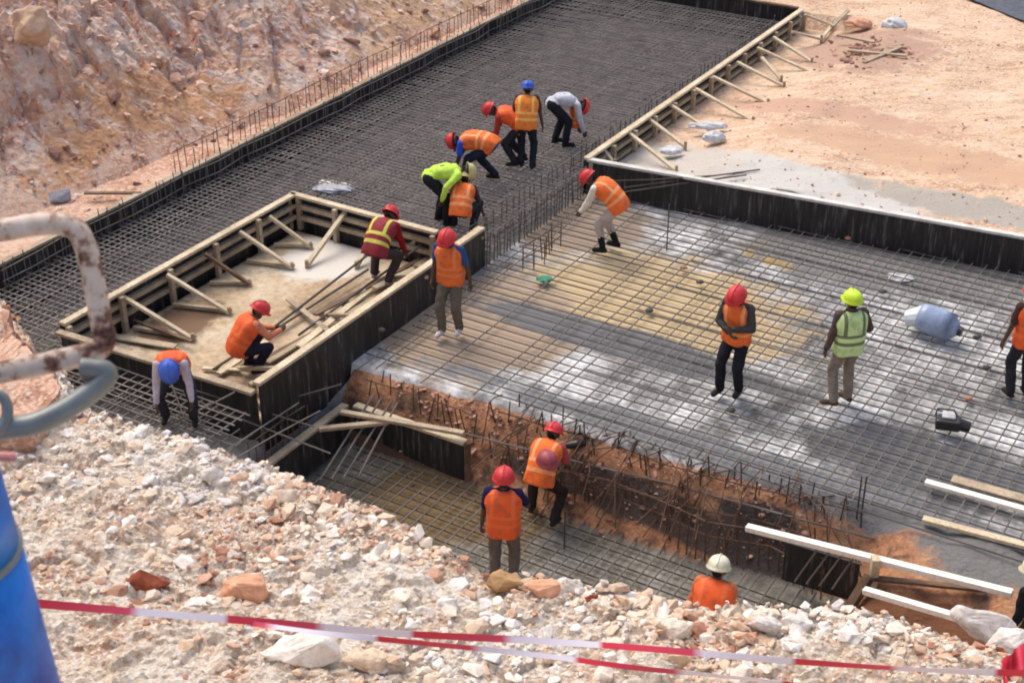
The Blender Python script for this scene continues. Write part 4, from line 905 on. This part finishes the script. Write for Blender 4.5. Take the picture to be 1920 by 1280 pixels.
        k0 = wr[i] + fd * .03 + ac * fwd_s * .034; k1 = k0 + (fd * .6 + ac * fwd_s * .7 + pal * .3).normalized() * .038; c += [(k0, .013, k1, .011), (k1, .011, k1 + (fd * .9 + pal * .4).normalized() * .03, .0095)]
    fuse('body', c, .0085, SKIN, t, 2)
    hr = fuse('hair', [(hd + dh * .04 - fh * .02, .092, hd + dh * .045 + fh * .0, .088), (hd - fh * .04 - dh * .01, .068, hd - fh * .03 + dh * .02, .08)], .014, HAIR, t, 1)
    # eyes
    mb = MB()
    for s_ in (-1, 1): e = hd + fh * .083 + xh * s_ * .031 + dh * .016; mb.tube([e, e + fh * .006, e + fh * .009], [.011, .009, .003], 8)
    mb.build('eyes', EYE, None).parent = t
    # trousers
    c = [(S0 + X * .07, .112, S0 - X * .07, .112), (S0, .118, S1 - d0 * .06, .112)]
    for i in (0, 1):
        e = ank[i] + (knee[i] - ank[i]) * (.52 if tall_boots else .02); c += [(hipj[i], .104, knee[i], .077), (knee[i], .079, e, .066)]
    fuse('trousers', c, .015, cloth(trousers, 'work_trousers'), t, 2, .028)
    # shirt
    c = [(S0 + d0 * .01 + X * .06, .115, S0 + d0 * .01 - X * .06, .115), (S0, .122, S1, .118), (S1 + X * .05, .108, S2 + X * .07, .118), (S1 - X * .05, .108, S2 - X * .07, .118), (S2, .12, N - d2 * .06, .10), (sho[0] - d2 * .01, .068, sho[1] - d2 * .01, .068), (N - d2 * .04, .075, N + d2 * .01, .062)]
    for i in (0, 1):
        if sleeves == 'long': c += [(sho[i], .070, elb[i], .056), (elb[i], .056, wr[i] + (elb[i] - wr[i]) * .06, .042)]
        elif sleeves == 'short': c += [(sho[i], .070, sho[i] + (elb[i] - sho[i]) * .72, .062)]
    fuse('shirt', c, .014, cloth(shirt, 'work_shirt'), t, 2, .022)
    # boots
    for i in (0, 1):
        fy = R(fyaw[i]); fd = Vector((-math.sin(fy), math.cos(fy), 0)); A_ = ank[i]; up = (knee[i] - A_).normalized()
        c = [(A_ + Vector((0, 0, -.03)), .052, A_ + up * (.24 if tall_boots else .07), .062 if tall_boots else .05), (A_ + Vector((0, 0, -.045)) - fd * .035, .042, A_ + fd * .15 + Vector((0, 0, -.052)), .038), (A_ + fd * .09 + Vector((0, 0, -.04)), .042, A_ + fd * .14 + Vector((0, 0, -.05)), .042)]
        fuse('boot', c, .012, cloth(boots, 'boot_leather'), t, 1)
    # vest
    if vest:
        spine = [(-.16, S0 - dirv(lean * .6) * .16), (0, S0), (.33, S1), (.66, S2), (1, N)]; dirs = [dirv(lean * .6), d0, d1, d2, d2]
        if hang: spine = [(-.16, N - Vector((0, 0, .5))), (0, N - Vector((0, 0, .42))), (.33, N - Vector((0, 0, .3))), (.66, N - Vector((0, 0, .16))), (1, N)]; dirs = [Vector((0, 0, 1))] * 4 + [d2]
        rings = [(-.10, .205, .150), (0, .208, .158), (.12, .203, .158), (.25, .2, .155), (.4, .202, .152), (.55, .212, .152), (.7, .222, .155), (.82, .224, .148), (.90, .212, .130), (.965, .185, .112), (1.0, .145, .098), (1.02, .10, .088), (1.025, .075, .080)]
        n = 40; vs_, tv, fs = [], [], []; sd_ = random.uniform(0, 90)
        for ri, (s_, hw, hdp) in enumerate(rings):
            k = 0
            while k < 3 and s_ > spine[k + 1][0]: k += 1
            f = (s_ - spine[k][0]) / (spine[k + 1][0] - spine[k][0]); p = spine[k][1].lerp(spine[k + 1][1], f); dd_ = dirs[k].lerp(dirs[k + 1], f).normalized(); fr = X.cross(dd_) * -1; fr.normalize()
            if hang: hw *= .62; hdp *= .55
            for i in range(n):
                th = 2 * math.pi * i / n; cx, cy = math.cos(th), math.sin(th); e = .8
                x = hw * math.copysign(abs(cx) ** e, cx); y = hdp * math.copysign(abs(cy) ** e, cy)
                wv = 1 + .16 * float(fbm(np.array([th * 1.6 + sd_]), np.array([s_ * 3.5]), 3, 2)[0]) * (1.3 - s_) + (.05 * math.sin(th * 5 + sd_) if s_ < .1 else 0)
                vs_.append(p + X * x * wv + fr * y * wv * (1 if not hang else 1)); tv.append((x, y, max(s_ + .1, 0) / 1.125))
        for r_ in range(len(rings) - 1):
            for i in range(n): j = (i + 1) % n; fs.append((r_ * n + i, r_ * n + j, (r_ + 1) * n + j, (r_ + 1) * n + i))
        me = bpy.data.meshes.new('vest'); me.from_pydata([tuple(v) for v in vs_], [], fs); at = me.attributes.new('torso', 'FLOAT_VECTOR', 'POINT'); at.data.foreach_set('vector', np.array(tv).ravel())
        me.materials.append(vest); me.polygons.foreach_set('use_smooth', [True] * len(fs)); o = bpy.data.objects.new('vest', me); C.objects.link(o); o.parent = t
        sf = o.modifiers.new('s', 'SOLIDIFY'); sf.thickness = .006; sf.offset = 1
        sb = o.modifiers.new('u', 'SUBSURF'); sb.levels = sb.render_levels = 1
        tx = bpy.data.textures.new('fold', 'CLOUDS'); tx.noise_scale = .08; tx.noise_depth = 2; dm = o.modifiers.new('d', 'DISPLACE'); dm.texture = tx; dm.strength = .03; dm.mid_level = .5
    # hard hat
    if helmet: hat(t, hd + dh * .035, xh, fh, dh, helmet)
    if hold: hold(t, wr, N, frame(d2))
    return t
def hat(parent, c, xh, fh, dh, mat, name='helmet'):
    V_, F_ = [], []; n = 32
    prof = [(.0, .138), (.03, .137), (.055, .132), (.08, .122), (.10, .107), (.118, .086), (.132, .058), (.140, .028)]
    def ring(h, r, brim=0):
        for i in range(n):
            th = 2 * math.pi * i / n; a, b = math.cos(th), math.sin(th); br = brim * (1 + (1.9 if b > 0 else .4) * abs(b) ** 2)
            rd = 1 + (.035 * max(0, 1 - abs(a) * 7) if h > .03 else 0)
            V_.append(c + xh * a * (r * .92 + br) + fh * b * (r * 1.1 + br) + dh * (h * rd - (brim * .35 if brim else 0) + .0))
    ring(-.004, .132, .0); ring(-.006, .134, .016); ring(.002, .137, .017); ring(.008, .138, .0)
    for h, r in prof[1:]: ring(h, r)
    m = len(V_) // n
    for r_ in range(m - 1):
        for i in range(n): j = (i + 1) % n; F_.append((r_ * n + i, r_ * n + j, (r_ + 1) * n + j, (r_ + 1) * n + i))
    V_.append(c + dh * .146); e = len(V_) - 1
    for i in range(n): F_.append(((m - 1) * n + i, (m - 1) * n + (i + 1) % n, e))
    mb = MB(); mb.v, mb.f = V_, F_
    o = mb.build(name, mat, None, smooth=True); o.parent = parent; so = o.modifiers.new('s', 'SOLIDIFY'); so.thickness = .004
    rd = MB(); pts = [c + fh * 1.1 * r * s_ + dh * (h + .004) for s_, r, h in [(-1, .134, .045), (-1, .122, .078), (-1, .107, .10), (-1, .075, .125), (0, 0, .147), (1, .075, .125), (1, .107, .10), (1, .122, .078), (1, .134, .045)]]
    rd.tube(pts, .009, 8); q = rd.build('ridge', mat, o, smooth=True)
    return o

# ---- worker list (placed by where their feet stand)
def at(px, py, z=0.03): return P(px, py, z)
Y = R
person(at(987, 312, .30), Y(-8), 'man in blue helmet and amber vest standing with his back turned, in the bending group', H_BLUE, AMBER, shirt=(.07, .045, .035), trousers=(.02, .025, .035), sleeves='short', lean=14, curl=12, head=5, scale=.94, hip=(0, -.05, .90), hands=((-.30, .14, .82), (.30, .1, .80)), feet=((-.10, 0), (.13, -.1)))
person(at(1046, 272, .30), Y(-72), 'bent man in light grey shirt and red helmet, rightmost of the bending group', H_RED, ORANGE, shirt=(.52, .53, .58), trousers=(.02, .022, .03), lean=88, curl=32, head=-5, hip=(0, -.14, .84), feet=((-.12, -.02), (.14, .1)), hands=((-.1, .42, .30), (.2, .45, .25)), hang=True)
person(at(972, 306, .30), Y(84), 'bent man in red helmet and orange red vest half hidden behind the amber vest', H_RED, ORANGE2, shirt=(.35, .05, .04), scale=.95, lean=58, curl=20, head=10, hip=(0, -.05, .78), feet=((-.14, .05), (.14, -.1)), hands=((-.2, .5, .5), (.2, .5, .5)))
person(at(892, 342, .30), Y(80), 'man bent flat to the left with orange vest, blue waist and wide stance', H_RED, ORANGE, shirt=(.04, .10, .55), trousers=(.02, .024, .04), sleeves='short', lean=88, curl=8, head=-2, hip=(0, -.28, .74), feet=((-.2, .18), (.22, -.32)), hands=((-.12, .35, .25), (.15, .42, .2)), twist=-10)
person(at(830, 418, .30), Y(-78), 'bent man in lime yellow jacket behind the crouching orange vest', H_BEIGE, None, shirt=(.52, .78, .10), trousers=(.022, .022, .028), lean=86, curl=10, head=0, hip=(0, -.22, .86), feet=((-.13, -.05), (.13, .05)), hands=((-.16, .42, .35), (.24, -.04, .52)))
person(at(866, 430, .30), Y(-12), 'crouching man in dusty yellow helmet and orange vest seen from behind', H_BEIGE, ORANGE, shirt=(.06, .03, .03), trousers=(.03, .03, .035), sleeves='short', scale=.9, lean=42, curl=20, head=20, hip=(0, -.12, .42), feet=((-.17, .14), (.19, .05)), hands=((-.3, .35, .25), (.34, .3, .22)), kneeout=.5)
person(at(1142, 468), Y(68), 'stooping man in orange vest over white shirt and black boots near the black wall', H_RED, ORANGE, shirt=(.72, .68, .58), trousers=(.45, .38, .35), boots=(.015, .02, .018), lean=46, curl=22, head=8, hip=(0, -.14, .84), feet=((-.15, .06), (.15, -.08)), hands=((-.12, .50, .62), (.12, .52, .60)), tall_boots=True)
person(at(715, 528, .1), Y(-25), 'man in dark red top with yellow panel stooping on the island', H_RED, vestmat((.28, .02, .03), (.62, .60, .10), 'dark_red_hi_vis'), shirt=(.25, .015, .02), trousers=(.06, .045, .04), boots=(.3, .28, .28), lean=44, curl=26, head=14, hip=(0, -.14, .62), feet=((-.17, .08), (.16, -.05)), hands=((-.18, .42, .38), (.25, .4, .35)), kneeout=.3)
person(at(848, 620), Y(158), 'man in orange vest with blue sleeve standing on the mat against the black island edge', H_RED, PLAIN, shirt=(.03, .08, .22), trousers=(.13, .11, .085), boots=(.55, .52, .50), sleeves='short', lean=4, curl=4, head=-12, feet=((-.12, .0), (.10, .14)), hands=((-.33, .02, .84), (.26, .12, .84)))
person(at(460, 696, .1), Y(-62), 'man in orange vest and red helmet squatting on the island, reaching right', H_RED, ORANGE2, shirt=(.62, .22, .12), trousers=(.02, .02, .035), scale=.94, lean=30, curl=16, head=6, hip=(0, -.08, .44), feet=((-.15, .1), (.15, .12)), hands=((-.12, .55, .55), (.1, .58, .62)), kneeout=.35)
person(at(338, 792, .31), Y(186), 'man in blue helmet bending over the bars in the near trench', H_BLUE, ORANGE2, shirt=(.45, .40, .45), trousers=(.03, .03, .04), scale=.94, lean=48, curl=32, head=-5, hip=(0, -.2, .80), feet=((-.2, 0), (.2, -.1)), hands=((-.26, .35, .35), (.26, .35, .35)), kneeout=.4)
person(at(1378, 734), Y(145), 'man in dark overalls with orange vest and arms folded, standing on the mat', H_RED, ORANGE, shirt=(.05, .05, .052), trousers=(.015, .016, .022), boots=(.025, .025, .025), lean=4, curl=8, head=-14, feet=((-.06, .02), (.17, .14)), hands=((-.02, .27, 1.12), (.05, .25, 1.05)), hip=(.03, 0, .91), elbow=(1, -.3, -.3))
person(at(1577, 756), Y(14), 'man in lime yellow helmet, pale lime vest and khaki trousers seen from behind', H_YEL, LIME, shirt=(.09, .06, .055), trousers=(.24, .20, .16), boots=(.09, .06, .045), sleeves='long', lean=2, curl=3, head=3, feet=((-.13, -.02), (.12, .05)), fyaw=(60, 15), hands=((-.30, .05, .86), (.22, .24, 1.05)))
person(at(1908, 742), Y(10), 'man in orange vest cut off by the right edge of the picture', H_RED, ORANGE2, shirt=(.06, .03, .025), trousers=(.025, .025, .03), sleeves='short', lean=4, curl=4, hands=((-.34, .06, .84), (.3, .1, .84)))
def red_bundle(t, wr, N, f):
    c = (wr[0] + wr[1]) / 2
    hat(t, c + Vector((0, 0, .02)), Vector((1, 0, 0)), Vector((0, 0, -1)), Vector((0, 1, 0)), H_PINK, 'carried_helmet')
person(at(1018, 972, -.96), Y(-25), 'man in red helmet and orange vest working with spread legs at the orange bank', H_RED, ORANGE, shirt=(.35, .06, .07), trousers=(.03, .022, .02), boots=(.05, .02, .018), sleeves='short', scale=.95, lean=36, curl=24, head=18, hip=(0, -.12, .78), feet=((-.22, .1), (.2, -.08)), hands=((-.08, .42, .78), (.22, .40, .70)), kneeout=.4)
person(at(944, 1098, -.96), Y(-6), 'man in red helmet, bright orange vest and navy shirt standing in the lower pit', H_RED, ORANGE2, shirt=(.015, .015, .06), trousers=(.15, .12, .10), sleeves='short', lean=4, curl=5, head=5, hands=((-.28, .1, .86), (.24, .38, 1.06)), feet=((-.11, .0), (.12, .06)))
p = P(1342, 1045, .83); p.z = -.96
person(p, Y(-20), 'man in cream helmet, only head and orange shoulders above the rubble crest', H_CREAM, ORANGE2, shirt=(.5, .16, .07), trousers=(.03, .03, .035), lean=20, curl=15, head=10, hip=(0, -.06, .88))
p = P(1962, 1078, .72); p.z = -.9
person(p, Y(30), 'man in cream helmet and black clothes cut off at the lower right edge', H_CREAM, None, shirt=(.012, .012, .014), trousers=(.02, .02, .02), lean=8, curl=8)
# dusty red helmet resting by the worker at the orange bank
h = hat(None, Vector((0, 0, 0)), Vector((1, 0, 0)), Vector((0, -.5, .86)), Vector((0, .86, .5)).normalized(), H_PINK, 'spare_helmet')
h.location = PY(1026, 864, P(1018, 972, -.96).y - .25); h.rotation_euler = (R(60), 0, R(20)); tag(h, 'dusty dark red helmet hanging against the vest of the worker at the orange bank', 'helmet')
